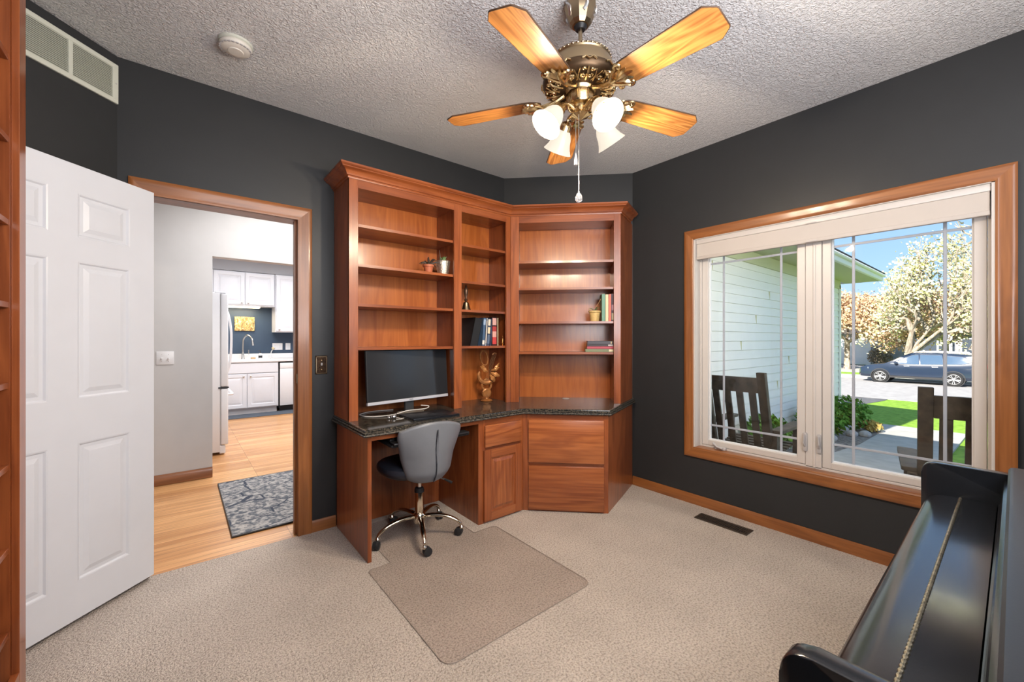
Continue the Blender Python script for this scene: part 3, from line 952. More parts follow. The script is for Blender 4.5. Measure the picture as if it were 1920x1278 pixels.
book('black book with red and white picture spine on the narrow shelf', 1.9785, 2.695, SZ, 0.052, 0.19, 0.232, (0.03, 0.012, 0.014), group=G1, band=[(0.05, 0.3, (0.55, 0.06, 0.06)), (0.3, 0.5, (0.65, 0.35, 0.3)), (0.5, 0.68, (0.40, 0.05, 0.05)), (0.72, 0.97, (0.62, 0.35, 0.32))])
book('thin cream book at the right end of the narrow shelf row', 2.034, 2.695, SZ, 0.011, 0.19, 0.228, (0.68, 0.58, 0.38), group=G1)
gi = thing('gold_finial', 'tiny gold ornament at the right end of the narrow book shelf', 'ornament', (2.0595, 2.655, SZ))
MB().lathe([(0.007, 0), (0.008, 0.003), (0.003, 0.008), (0.008, 0.016), (0.0085, 0.022), (0.003, 0.03), (0.002, 0.07), (0.004, 0.075), (0.001, 0.08)], 16).build('stem', pm('gold', (0.85, 0.5, 0.16), 0.2, metal=1.0), gi)

# ------------------------------------------------------------------ books on the corner hutch
G2 = 'upright books on the corner bookcase'
def on_corner(s, dep, z):
    x, y = DK_O(s, BK + dep)
    return x, y, z
for lab, s, w, h, c, bd in (('green hardback beside the yellow pot on the corner bookcase', 0.384, 0.027, 0.222, (0.10, 0.24, 0.16), None),
                            ('cream yellow book between the green and the red upright books', 0.4125, 0.025, 0.218, (0.66, 0.52, 0.30), None),
                            ('red spined book on the corner bookcase next to the cream one', 0.4385, 0.020, 0.220, (0.55, 0.10, 0.05), None),
                            ('dark patterned book at the right end of the upright books', 0.4595, 0.024, 0.222, (0.06, 0.03, 0.05), [(0.05, 0.3, (0.4, 0.35, 0.25)), (0.4, 0.6, (0.35, 0.2, 0.25))])):
    x, y, z = on_corner(s, 0.045, 1.417)
    book(lab, x, y, z, w, 0.15, h, c, rz=-PI / 4, group=G2, band=bd)
G3 = 'books stacked flat on the corner bookcase'
zc = 1.167
for lab, th, L, c, s1, bd in (('olive green book at the bottom of the flat stack on the corner bookcase', 0.026, 0.225, (0.17, 0.20, 0.10), 0.478, [(0.02, 0.16, (0.7, 0.62, 0.42))]),
                          ('crimson book second from the bottom of the flat stack', 0.020, 0.212, (0.42, 0.05, 0.08), 0.478, None),
                          ('thin black book second from the top of the flat stack', 0.017, 0.208, (0.03, 0.02, 0.025), 0.477, [(0.02, 0.2, (0.5, 0.45, 0.45))]),
                          ('dark grey book on top of the flat stack on the corner bookcase', 0.026, 0.206, (0.05, 0.045, 0.06), 0.476, [(0.05, 0.1, (0.6, 0.5, 0.3))])):
    x, y, z = on_corner(s1, 0.05, zc)
    t = thing('book', lab, 'book', (x, y, z), -PI / 4, G3)
    cm = pm('cover', c, 0.4)
    MB().box(-L, 0, 0, 0.15, 0, 0.002).box(-L, 0, 0, 0.15, th - 0.002, th).box(-L, 0, 0, 0.0025, 0, th).build('cover', cm, t)
    MB().box(-L + 0.003, -0.003, 0.0025, 0.146, 0.002, th - 0.002).build('pages', pm('paper', (0.72, 0.66, 0.55), 0.8), t)
    for b0, b1, bc in bd or ():
        MB().box(-L * b1, -L * b0, -0.0006, 0, th * 0.15, th * 0.85).build('spine_print', pm('print', bc, 0.5), t)
    zc += th + 0.0003

# ------------------------------------------------------------------ potted plants
M_soil = pm('soil', (0.05, 0.03, 0.02), 0.9)
M_green = pm('succulent_green', (0.10, 0.17, 0.06), 0.45, var=0.4, vscale=60)
M_dgreen = pm('dark_succulent', (0.07, 0.05, 0.04), 0.45, var=0.4, vscale=60)
M_terra = pm('terracotta', (0.42, 0.12, 0.055), 0.55, var=0.12)
def blade(mb, base, tip, w, n=6, bend=(0, 0, 0)):
    b = Vector(base); t = Vector(tip); bd = Vector(bend)
    pts = [b.lerp(t, i / n) + bd * math.sin(PI * i / n) for i in range(n + 1)]
    mb.tube(pts, [max(0.0006, w * math.sin(PI * (0.15 + 0.85 * i / n))) for i in range(n + 1)], 6)
tp = thing('terracotta_plant_pot', 'small terracotta pot with a dark sprawling succulent on the wide bay shelf', 'potted plant', (1.408, 2.70, 1.751))
MB().lathe([(0.026, 0), (0.034, 0.046), (0.040, 0.047), (0.041, 0.062), (0.036, 0.062), (0.034, 0.054), (0.001, 0.054)], 28).build('pot', M_terra, tp)
mb = MB()
for k in range(11):
    a = k * 2.4
    r = 0.05 + 0.02 * (k % 3)
    blade(mb, (0.01 * math.cos(a), 0.01 * math.sin(a), 0.054), (r * math.cos(a), r * math.sin(a), 0.052 + 0.018 * (k % 4)), 0.007, bend=(0, 0, 0.018))
mb.build('leaves', M_dgreen, tp)
mb = MB(); blade(mb, (0, 0, 0.055), (0.01, -0.005, 0.09), 0.006); blade(mb, (0, 0, 0.055), (-0.012, 0.0, 0.085), 0.006); mb.build('shoot', M_green, tp)
sp = thing('silver_plant_pot', 'embossed silver metal pot with a small green cactus at the right of the shelf', 'potted plant', (1.529, 2.70, 1.751))
M_emb = pm('embossed_silver', (0.62, 0.58, 0.50), 0.3, metal=0.9, bump=(110, 0.9, 0.006), var=0.3, vscale=90)
MB().lathe([(0.038, 0), (0.040, 0.006), (0.054, 0.098), (0.057, 0.100), (0.055, 0.103), (0.050, 0.098), (0.046, 0.088), (0.001, 0.088)], 32).build('pot', M_emb, sp)
mb = MB()
mb.ball((0.004, -0.004, 0.112), 0.018, (1, 1, 1.4), 12, 8)
for k in range(9):
    a = k * 2.39
    blade(mb, (0, 0, 0.09), (0.03 * math.cos(a), 0.03 * math.sin(a), 0.118 + 0.01 * (k % 3)), 0.004, bend=(0, 0, 0.01))
mb.build('cactus', M_green, sp)
MB().tube([(-0.022, 0, 0.09), (-0.024, 0.002, 0.14), (-0.028, 0.002, 0.18)], 0.0013, 6).build('stem', M_dgreen, sp)
x, y, z = on_corner(0.331, 0.085, 1.417)
yp = thing('yellow_plant_pot', 'pale yellow pot with a drooping twig beside the green book', 'potted plant', (x, y, z))
MB().lathe([(0.033, 0), (0.036, 0.01), (0.044, 0.070), (0.050, 0.074), (0.051, 0.086), (0.047, 0.088), (0.044, 0.080), (0.001, 0.078)], 28).build('pot', pm('yellow_ceramic', (0.60, 0.42, 0.17), 0.45, var=0.15, vscale=60), yp)
MB().tube(bez([(0, 0, 0.078), (0.01, -0.008, 0.12), (0.03, -0.03, 0.17), (0.035, -0.035, 0.185)]), 0.0022, 6).tube(bez([(-0.01, 0.01, 0.078), (-0.03, 0.03, 0.11), (-0.035, 0.035, 0.095)]), 0.002, 6).build('twig', pm('dry_twig', (0.45, 0.26, 0.12), 0.7), yp)
mb = MB()
for k in range(7):
    a = k * 2.2
    blade(mb, (0, 0, 0.08), (0.05 * math.cos(a), 0.05 * math.sin(a), 0.078 + 0.012 * (k % 3)), 0.003, bend=(0, 0, 0.022))
mb.build('leaves', M_green, yp)

# ------------------------------------------------------------------ desk chair
ch = thing('desk_chair', 'armless grey leather swivel chair with five castors pushed to the desk', 'chair', (1.205, 2.435, 0.0))
M_lea = pm('grey_leather', (0.150, 0.160, 0.182), 0.36, spec=0.5, bump=(90, 0.10, 0.002), var=0.05)
M_leaD = pm('dark_leather', (0.020, 0.022, 0.032), 0.36, spec=0.5)
M_castor = pm('castor_black', (0.02, 0.021, 0.024), 0.35)
# seat: rounded cushion
mb = MB()
def sup(rx, ry, z, yc=0.0, n=40, e=2.6):
    o = []
    for k in range(n):
        a = 2 * PI * k / n
        c, s = math.cos(a), math.sin(a)
        o.append((rx * math.copysign(abs(c) ** (2 / e), c), yc + ry * math.copysign(abs(s) ** (2 / e), s), z))
    return o
rs = [sup(0.12, 0.12, 0.405), sup(0.17, 0.165, 0.410, 0.01), sup(0.210, 0.205, 0.428, 0.01), sup(0.226, 0.222, 0.455, 0.01), sup(0.220, 0.215, 0.482, 0.01), sup(0.19, 0.185, 0.500, 0.01), sup(0.12, 0.12, 0.500, 0.01), sup(0.04, 0.04, 0.494, 0.01)]
rs = [[(x - 0.025, y * 0.93 + 0.022, z) for x, y, z in r] for r in rs]
mb.rings(rs).build('seat', M_leaD, ch, sub=1)
# back shell
def backp(u, v, off):
    # u -1..1 across, v 0..1 up
    hw = 0.134 + 0.072 * min(1, v / 0.88) ** 0.95
    if v < 0.07: hw *= 0.90 + 0.10 * (v / 0.07) ** 0.5
    top = 0.778 - 0.046 * abs(u) ** 2.2
    bot = 0.400 + 0.02 * abs(u) ** 4
    z = bot + (top - bot) * v
    if v > 0.85: hw *= 1 - 0.03 * ((v - 0.85) / 0.15) ** 2
    y = -0.228 - 0.030 * v + 0.085 * u * u * (0.35 + 0.65 * (1 - abs(v - 0.45)))
    y += 0.03 * max(0, 0.15 - v) / 0.15
    return Vector((hw * u * 1.03 - 0.014, y + off, z))
def shell(off0, off1, nu=20, nv=20, rim=0.0):
    mb = MB()
    A = [[backp(-1 + 2 * i / nu, j / nv, off0 - 0.012 * (1 - (abs(-1 + 2 * i / nu)) ** 4) * math.sin(PI * min(1, j / nv + 0.05)) ) for j in range(nv + 1)] for i in range(nu + 1)]
    B = [[backp(-1 + 2 * i / nu, j / nv, off1) for j in range(nv + 1)] for i in range(nu + 1)]
    va = [[mb._v(p) for p in r] for r in A]; vb = [[mb._v(p) for p in r] for r in B]
    for i in range(nu):
        for j in range(nv):
            mb.bm.faces.new([va[i][j], va[i + 1][j], va[i + 1][j + 1], va[i][j + 1]])
            mb.bm.faces.new([vb[i][j], vb[i][j + 1], vb[i + 1][j + 1], vb[i + 1][j]])
    for i in range(nu):
        mb.bm.faces.new([va[i][0], vb[i][0], vb[i + 1][0], va[i + 1][0]])
        mb.bm.faces.new([va[i][nv], va[i + 1][nv], vb[i + 1][nv], vb[i][nv]])
    for j in range(nv):
        mb.bm.faces.new([va[0][j], va[0][j + 1], vb[0][j + 1], vb[0][j]])
        mb.bm.faces.new([va[nu][j], vb[nu][j], vb[nu][j + 1], va[nu][j + 1]])
    return mb
shell(0.0, 0.038).build('backrest', M_lea, ch, sub=1, sharp=80)
# centre seam on the back
pts = [backp(0.0, 0.02 + 0.86 * k / 14, -0.0135) for k in range(15)]
MB().tube([p + Vector((0.004 * math.sin(i * 0.5), 0, 0)) for i, p in enumerate(pts)], [0.0022 + 0.0012 * (i % 2) for i in range(15)], 6).build('seam', M_leaD, ch)
MB().tube([p + Vector((0.010, 0.002, 0)) for p in pts], 0.0018, 6).build('piping', M_lea, ch)
MB().lathe([(0.05, 0.385), (0.075, 0.395), (0.09, 0.408)], 20).build('seat_plate', M_castor, ch)
MB().lathe([(0.014, 0.315), (0.014, 0.40)], 20).build('gas_piston', M_silver, ch)
MB().lathe([(0.028, 0.10), (0.028, 0.285), (0.026, 0.290)], 28).build('column', M_chrome, ch)
MB().lathe([(0.031, 0.285), (0.031, 0.298), (0.027, 0.312), (0.016, 0.318)], 28).build('column_collar', M_castor, ch)
MB().lathe([(0.030, 0.085), (0.040, 0.10), (0.042, 0.135), (0.036, 0.150), (0.030, 0.155)], 28).build('hub', M_chrome, ch)
MB().tube([(0.03, -0.03, 0.405), (0.075, -0.13, 0.395), (0.10, -0.165, 0.385)], 0.005, 8).build('lever', M_silver, ch)
MB().tube([(0.095, -0.16, 0.388), (0.125, -0.20, 0.370)], [0.006, 0.009], 8).build('lever_grip', M_castor, ch)
for k in range(5):
    a = math.radians(178 + 72 * k)
    d = Vector((math.cos(a), math.sin(a), 0)); sd = Vector((-d.y, d.x, 0))
    prof = [(0.03, 0.128, 0.020, 0.016), (0.08, 0.137, 0.018, 0.013), (0.14, 0.135, 0.017, 0.011), (0.20, 0.122, 0.016, 0.011), (0.245, 0.100, 0.014, 0.011), (0.268, 0.078, 0.012, 0.010), (0.272, 0.066, 0.010, 0.009)]
    rs = []
    for i, (r, z, w, h) in enumerate(prof):
        i0, i1 = max(0, i - 1), min(len(prof) - 1, i + 1)
        t = Vector((prof[i1][0] - prof[i0][0], prof[i1][1] - prof[i0][1])).normalized()
        up = d * (-t.y) + Vector((0, 0, t.x))
        c = d * r + Vector((0, 0, z))
        rs.append([c + sd * w * math.cos(q) + up * h * math.sin(q) for q in [2 * PI * m / 12 for m in range(12)]])
    leg = MB().rings(rs).build('leg', M_chrome, ch, sub=1)
    ca = a + 0.9 + k
    cd = Vector((math.cos(ca), math.sin(ca), 0)); cs = Vector((-cd.y, cd.x, 0))
    cc = d * 0.272 + cd * 0.018 + Vector((0, 0, 0.0262))
    MB().lathe([(0.018, -0.020), (0.025, -0.017), (0.026, -0.004), (0.022, -0.002), (0.022, 0.002), (0.026, 0.004), (0.025, 0.017), (0.018, 0.020)], 22, cc, cs).build('castor', M_castor, leg)
    MB().lathe([(0.012, 0.046), (0.014, 0.056), (0.008, 0.068)], 12, d * 0.272).build('castor_stem', M_chrome, leg)

# ------------------------------------------------------------------ chair mat
M_mat, nt, b = newmat('clear_vinyl_mat')
mt_out = nt.nodes['Material Output']
tr_ = nt.nodes.new('ShaderNodeBsdfTransparent'); tr_.inputs[0].default_value = (0.97, 0.955, 0.948, 1)
mxs = nt.nodes.new('ShaderNodeMixShader'); mxs.inputs[0].default_value = 0.08
b.inputs['Base Color'].default_value = (0.36, 0.31, 0.29, 1); b.inputs['Roughness'].default_value = 0.35
nt.links.new(tr_.outputs[0], mxs.inputs[1]); nt.links.new(b.outputs[0], mxs.inputs[2]); nt.links.new(mxs.outputs[0], mt_out.inputs[0])
def round_poly(pts, r, n=6):
    out = []
    m = len(pts)
    for i in range(m):
        p0, p1, p2 = Vector(pts[i - 1]), Vector(pts[i]), Vector(pts[(i + 1) % m])
        rr = r[i] if isinstance(r, (list, tuple)) else r
        if rr <= 0:
            out.append(tuple(p1)); continue
        a = p1 + (p0 - p1).normalized() * rr; c = p1 + (p2 - p1).normalized() * rr
        for k in range(n + 1):
            t = k / n
            q = a.lerp(p1, t).lerp(p1.lerp(c, t), t)
            out.append(tuple(q))
    return out
mat_poly = round_poly([(0.80, 1.385), (1.668, 1.392), (1.668, 2.24), (1.50, 2.24), (1.50, 2.80), (0.93, 2.80), (0.93, 2.24), (0.80, 2.24)], [0.06, 0.06, 0.04, 0, 0.03, 0.03, 0, 0.03])
cm_ = thing('chair_mat', 'clear vinyl chair mat with a lip lying on the carpet under the desk chair', 'chair mat', (1.2, 1.8, 0))
MB().prism(mat_poly, 0.0005, 0.0025).build('sheet', M_mat, cm_, True)
M_edge = pm('mat_edge', (0.30, 0.245, 0.21), 0.3)
MB().tube([(x, y, 0.0025) for x, y in mat_poly], 0.0022, 6, closed=True).build('rim', M_edge, cm_, True)

# ------------------------------------------------------------------ small wall and floor fittings
sw = thing('bronze_switch_plate', 'ornate bronze light switch plate on the dark wall beside the doorway', 'light switch', (0.735, 2.926, 1.10))
M_orn = pm('ornate_bronze', (0.07, 0.042, 0.026), 0.5, metal=0.8, bump=(150, 1.0, 0.006), var=0.5, vscale=120)
MB().box(-0.038, 0.038, -0.006, 0, -0.062, 0.062, 0.004, 2).build('plate', M_orn, sw)
MB().tube([(x, -0.006, z) for x, z in round_poly([(-0.032, -0.055), (0.032, -0.055), (0.032, 0.055), (-0.032, 0.055)], 0.008)], 0.003, 6, closed=True).build('rope_border', M_bronze, sw)
MB().box(-0.005, 0.005, -0.016, -0.006, -0.004, 0.014, 0.002).build('toggle', M_grey_plastic, sw)
MB().lathe([(0.004, 0), (0.003, 0.002)], 10, (0, -0.006, 0.03), (0, -1, 0)).lathe([(0.004, 0), (0.003, 0.002)], 10, (0, -0.006, -0.03), (0, -1, 0)).build('screws', M_brass, sw)

hs = thing('double_switch_plate', 'white double light switch plate on the grey hall wall', 'light switch', (-0.098, 4.70, 1.107))
MB().box(-0.060, 0.060, -0.006, 0, -0.058, 0.058, 0.003, 2).build('plate', M_white, hs)
for x in (-0.023, 0.023):
    MB().box(x - 0.005, x + 0.005, -0.018, -0.006, -0.012, 0.004, 0.002).build('toggle', M_white, hs)
    MB().lathe([(0.003, 0), (0.002, 0.002)], 8, (x, -0.006, 0.03), (0, -1, 0)).lathe([(0.003, 0), (0.002, 0.002)], 8, (x, -0.006, -0.03), (0, -1, 0)).build('screws', M_grey_plastic, hs)

fr = thing('floor_register', 'dark bronze floor vent register set in the carpet below the window', 'vent', (2.90, 1.27, 0.0))
MB().box(-0.055, 0.055, -0.175, -0.160, 0, 0.006, 0.001).box(-0.055, 0.055, 0.160, 0.175, 0, 0.006, 0.001).box(-0.055, -0.040, -0.16, 0.16, 0, 0.006, 0.001).box(0.040, 0.055, -0.16, 0.16, 0, 0.006, 0.001).box(-0.004, 0.004, -0.16, 0.16, 0, 0.005).build('frame', pm('register_brown', (0.055, 0.042, 0.034), 0.45, metal=0.3), fr)
MB().box(-0.04, 0.04, -0.16, 0.16, 0.0003, 0.001).build('opening', M_black, fr)
mb = MB()
for k in range(24):
    y = -0.153 + k * 0.0133
    mb.box(-0.04, 0.04, y - 0.0028, y + 0.0028, 0.0005, 0.0045)
mb.build('grille', pm('register_brown2', (0.06, 0.046, 0.036), 0.45, metal=0.3), fr)

sd = thing('smoke_detector', 'round white smoke detector on the textured ceiling', 'smoke detector', (0.215, 2.425, H))
MB().lathe([(0.072, 0), (0.072, -0.010), (0.066, -0.013)], 36).build('base', M_vent, sd)
M_sd = pm('ivory_plastic', (0.66, 0.62, 0.56), 0.45)
MB().lathe([(0.066, -0.013), (0.069, -0.020), (0.066, -0.032), (0.052, -0.040), (0.034, -0.042), (0.032, -0.046), (0.001, -0.047)], 36).build('cover', M_sd, sd)
mb = MB()
for k in range(24):
    a = 2 * PI * k / 24
    mb.obox((0.064 * math.cos(a), 0.064 * math.sin(a), -0.0335), (math.cos(a), math.sin(a), 0), (-math.sin(a), math.cos(a), 0), (0, 0, 1), 0.004, 0.006, 0.002)
mb.build('smoke_slots', M_grey_plastic, sd)

# ------------------------------------------------------------------ window in the right wall
wi = bpy.data.objects.new('window_1', None); COL.objects.link(wi)
wi['kind'] = 'structure'; wi['label'] = 'double casement window in oak casing looking out to the porch'
MW_ = Matrix.Translation((3.09, 0, 0)) @ Matrix.Rotation(-PI / 2, 4, 'Z')
for s, mb in casing('c', MW_, -WY1, -WY0, WZ0, WZ1, 0.070, 0.019, 'LRTB', None, None):
    mb.build('casing', TR['z'] if s in 'LR' else TR['y'], wi)
MB().box(3.085, 3.165, WY1 - 0.012, WY1, WZ0, WZ1).build('jamb', M_vinyl, wi)
MB().box(3.085, 3.165, WY0, WY0 + 0.012, WZ0, WZ1).build('jamb', M_vinyl, wi)
MB().box(3.085, 3.165, WY0, WY1, WZ1 - 0.004, WZ1 + 0.008).build('head_jamb', M_vinyl, wi)
MB().box(3.080, 3.165, WY0 + 0.001, WY1 - 0.001, WZ0 - 0.004, WZ0 + 0.006, 0.003, 2).build('window_sill', TR['y'], wi)
fm = MB()
def ring_frame(mb, x0, x1, ya, yb, za, zb, ws, wb=None, wt_=None, b=0.002):
    wb = ws if wb is None else wb; wt_ = ws if wt_ is None else wt_
    mb.box(x0, x1, ya, ya + ws, za, zb, b); mb.box(x0, x1, yb - ws, yb, za, zb, b)
    mb.box(x0, x1, ya + ws, yb - ws, za, za + wb, b); mb.box(x0, x1, ya + ws, yb - ws, zb - wt_, zb, b)
ring_frame(fm, 3.163, 3.25, WY0 + 0.012, WY1 - 0.012, WZ0 + 0.004, WZ1 - 0.004, 0.014)
fm.box(3.163, 3.25, 0.776, 0.862, WZ0 + 0.01, WZ1 - 0.01, 0.002); fm.box(3.158, 3.165, 0.806, 0.822, WZ0 + 0.01, WZ1 - 0.01, 0.003)
fm.build('window_frame', M_vinyl, wi)
M_munt = pm('grille_white', (0.38, 0.41, 0.47), 0.4)
for ya, yb in ((0.864, 1.543), (0.090, 0.774)):
    sm = MB(); ring_frame(sm, 3.168, 3.225, ya, yb, WZ0 + 0.020, WZ1 - 0.020, 0.046, 0.040, 0.05, 0.003)
    sash = sm.build('sash', M_vinyl, wi)
    ga, gb, gz0, gz1 = ya + 0.046, yb - 0.046, WZ0 + 0.060, WZ1 - 0.07
    sp_ = MB(); ring_frame(sp_, 3.190, 3.212, ga - 0.001, gb + 0.001, gz0 - 0.001, gz1 + 0.001, 0.008, b=0.0)
    sp_.build('glazing_bead', M_white, sash)
    MB().box(3.198, 3.200, ga, gb, gz0, gz1).build('glass_pane', M_glass, sash)
    gm = MB()
    for y in (ga + 0.103, gb - 0.103):
        gm.box(3.201, 3.207, y - 0.0075, y + 0.0075, gz0, gz1, 0.002)
    for z in (0.607, 1.853):
        gm.box(3.2012, 3.2068, ga, gb, z - 0.0075, z + 0.0075, 0.002)
    gm.build('grille_bars', M_munt, sash)
for y in (0.862, 0.776 + 0.012):
    lk = MB()
    s_ = 0.004 if y > 0.8 else -0.004
    lk.prism(round_poly([(y - 0.011, 0.545), (y + 0.011, 0.545), (y + 0.011, 0.665), (y - 0.011, 0.665)], 0.009), 3.152, 3.163, 'yz', b=0.002)
    lo_ = lk.build('sash_lock', M_grey_plastic, wi)
    MB().tube([(3.150, y, 0.58), (3.138, y + s_, 0.60), (3.140, y, 0.655)], [0.006, 0.006, 0.004], 8).build('lock_lever', M_grey_plastic, lo_)
cr = MB(); cr.box(3.135, 3.166, 1.355, 1.435, WZ0 + 0.006, WZ0 + 0.028, 0.006, 2)
cro = cr.build('crank_housing', M_grey_plastic, wi)
MB().tube([(3.128, 1.432, WZ0 + 0.045), (3.124, 1.41, WZ0 + 0.028), (3.122, 1.37, WZ0 + 0.022)], [0.008, 0.006, 0.006], 8).ball((3.128, 1.438, WZ0 + 0.048), 0.010).build('crank_handle', M_grey_plastic, cro)

# shade over the window
bl = thing('roller_blind', 'off white fabric blind rolled up at the top of the window', 'blind', (3.12, 0.82, 2.0))
M_fab = pm('blind_fabric', (0.50, 0.45, 0.41), 0.75, bump=(400, 0.2, 0.001))
MB().box(3.098, 3.155, WY0 + 0.014, WY1 - 0.014, 2.002, WZ1 - 0.002, 0.004, 2).build('cassette', M_vinyl, bl, True)
MB().box(3.106, 3.112, WY0 + 0.018, WY1 - 0.016, 1.905, 2.003).build('blind_fabric', M_fab, bl, True)
MB().box(3.100, 3.128, WY0 + 0.016, WY1 - 0.014, 1.884, 1.908, 0.005, 2).build('bottom_rail', M_fab, bl, True)
MB().box(3.112, 3.150, WY0 + 0.02, WY1 - 0.02, 1.935, 2.003, 0.01, 2).build('stacked_fabric', M_fab, bl, True)
for z in (2.006, 1.890):
    MB().tube([(3.096, 0.845, z), (3.090, 0.83, z), (3.090, 0.80, z), (3.096, 0.785, z)], 0.004, 8).build('pull_clip', M_vinyl, bl, True)

# ------------------------------------------------------------------ tall bookcase at the left edge
tb = thing('tall_bookcase', 'tall cherry bookcase with empty shelves at the left edge in front of the door', 'bookcase', (-0.6, 1.7, 0))
BX, BXB, BY0, BY1, BTZ = -0.440, -0.752, 1.30, 2.302, 2.62
for y0, y1 in ((BY0, BY0 + 0.076), (BY1 - 0.076, BY1)):
    MB().box(BX - 0.020, BX, y0, y1, 0, BTZ, 0.0015).build('stile', CW['z'], tb, True)
MB().box(BXB, BX - 0.020, BY1 - 0.090, BY1 - 0.0005, 0, BTZ).build('side_panel', CW['z'], tb, True)
MB().box(BXB, BX - 0.020, BY0 + 0.0005, BY0 + 0.088, 0, BTZ).build('side_panel', CW['z'], tb, True)
MB().box(BXB, BXB + 0.008, BY0 + 0.088, BY1 - 0.090, 0, BTZ).build('back_panel', CWB['z'], tb, True)
MB().box(BX - 0.020, BX - 0.0005, BY0 + 0.076, BY1 - 0.076, 2.53, BTZ).build('top_rail', CW['y'], tb, True)
MB().box(BX - 0.020, BX - 0.0005, BY0 + 0.076, BY1 - 0.076, 0, 0.09).build('plinth', CW['y'], tb, True)
for z in (2.262, 1.976, 1.688, 1.400, 1.119, 0.833, 0.544, 0.251):
    MB().box(BXB + 0.009, BX - 0.022, BY0 + 0.0885, BY1 - 0.0905, z - 0.02, z, 0.001).build('shelf', CW['y'], tb, True)

# ------------------------------------------------------------------ piano
pi_ = thing('piano', 'black upright digital piano with closed hinged key lid in the near right corner', 'piano', (1.33, -0.1, 0))
M_pia = pm('satin_ebony', (0.011, 0.0125, 0.016), 0.20, spec=0.55, coat=0.25, bump=(240, 0.05, 0.001))
PX0, PX1 = 0.642, 2.030
def arm_prof():
    return round_poly([(-0.38, 0.60), (0.206, 0.60), (0.206, 0.850), (-0.38, 0.850)], [0.0, 0.03, 0.038, 0.0], 7)
MB().prism(arm_prof(), PX0, PX0 + 0.036, 'yz', b=0.004).build('near_arm', M_pia, pi_, True)
MB().prism(arm_prof(), PX1 - 0.036, PX1, 'yz', b=0.004).build('far_arm', M_pia, pi_, True)
ia, ib = PX0 + 0.037, PX1 - 0.037
MB().prism([(0.036, 0.735), (0.1135, 0.735), (0.1135, 0.749), (0.036, 0.749)], ia + 0.001, ib - 0.001, 'yz', b=0.0015).build('rear_lid', M_pia, pi_, True)
nose = [(0.1155, 0.735), (0.1155, 0.7488), (0.145, 0.7478), (0.168, 0.744), (0.183, 0.737), (0.193, 0.725), (0.197, 0.710), (0.197, 0.690), (0.190, 0.690), (0.186, 0.712), (0.170, 0.728)]
MB().prism(nose, ia + 0.001, ib - 0.001, 'yz').build('front_lid', M_pia, pi_, True, sharp=40)
hg = MB()
n_ = 90
M_pia_top = pm('brushed_ebony', (0.016, 0.019, 0.025), 0.36, spec=0.5, bump=(200, 0.08, 0.001))
M_hinge = pm('worn_brass_hinge', (0.50, 0.44, 0.33), 0.35, metal=1.0, var=0.4, vscale=120)
pts = []; rr = []
for k in range(n_ * 3 + 1):
    pts.append((ia + 0.004 + (ib - ia - 0.008) * k / (n_ * 3), 0.1135, 0.7492)); rr.append(0.0042 if k % 3 else 0.0026)
hg.tube(pts, rr, 8).build('piano_hinge', M_hinge, pi_, True)
MB().prism([(0.186, 0.60), (0.186, 0.688), (-0.36, 0.688), (-0.36, 0.60)], ia, ib, 'yz', b=0.003).build('key_bed', M_pia, pi_, True)
fb = [(-0.37, 0.690), (0.033, 0.690), (0.033, 0.754), (0.027, 0.758), (0.024, 0.765), (0.026, 0.800), (0.022, 0.828), (0.006, 0.836), (-0.37, 0.836)]
MB().prism(fb, ia, ib, 'yz').build('fallboard', M_pia, pi_, True, sharp=40)
MB().prism([(-0.385, 0.8505), (0.000, 0.8505), (0.010, 0.8530), (0.014, 0.859), (0.009, 0.866), (0.002, 0.868), (-0.385, 0.868)], ia - 0.036, ib + 0.036, 'yz', b=0.0).build('top_board', M_pia_top, pi_, True, sharp=25)
MB().box(PX0 + 0.01, PX1 - 0.01, -0.37, -0.34, 0.05, 0.60).build('lower_panel', M_pia, pi_, True)
for x0 in (PX0, PX1 - 0.036):
    sp0 = MB().box(x0, x0 + 0.036, -0.38, -0.30, 0, 0.60, 0.003).build('side_board', M_pia, pi_, True)
    MB().box(x0 - 0.001, x0 + 0.037, -0.38, 0.12, 0, 0.05, 0.006).build('foot', M_pia, pi_, True)
    MB().box(x0 + 0.002, x0 + 0.034, 0.05, 0.09, 0.05, 0.60, 0.004).build('leg', M_pia, pi_, True)
MB().box(ia, ib, -0.34, -0.30, 0.05, 0.14, 0.004).build('pedal_rail', M_pia, pi_, True)
for k in range(3):
    MB().box(1.27 + k * 0.06, 1.29 + k * 0.06, -0.32, -0.20, 0.045, 0.055, 0.003).build('pedal', M_brass, pi_, True)

# ------------------------------------------------------------------ ceiling fan
FX, FY = 1.355, 1.195
fan = thing('ceiling_fan', 'brass ceiling fan with five oak blades and four lit frosted glass shades', 'ceiling fan', (FX, FY, H))
def fz(z): return z - H
mb = MB()
mb.lathe([(0.066, fz(2.729)), (0.070, fz(2.715)), (0.069, fz(2.70)), (0.060, fz(2.675)), (0.048, fz(2.645)), (0.036, fz(2.632)), (0.030, fz(2.630))], 10)
mb.build('canopy', M_bronze, fan, sharp=20)
for k in range(5):
    a = 2 * PI * k / 5 + 0.35
    pts = []
    for t in range(14):
        u = t / 13
        pts.append(((0.0705 - 0.030 * u + 0.003 * math.sin(6 * u)) * math.cos(a + 0.22 * math.sin(u * 5)), (0.0705 - 0.030 * u) * math.sin(a + 0.22 * math.sin(u * 5)), fz(2.712 - 0.068 * u)))
    MB().tube(pts, 0.0045, 6).tube([(p[0] * 1.02, p[1] * 1.02, p[2] - 0.004) for p in pts[3:9]], 0.008, 6).build('canopy_scroll', M_silver, fan)
MB().lathe([(0.009, fz(2.50)), (0.009, fz(2.64))], 16).build('downrod', M_bronze, fan)
MB().lathe([(0.020, fz(2.615)), (0.030, fz(2.632)), (0.020, fz(2.65))], 20).build('hanger_ball', M_black, fan)
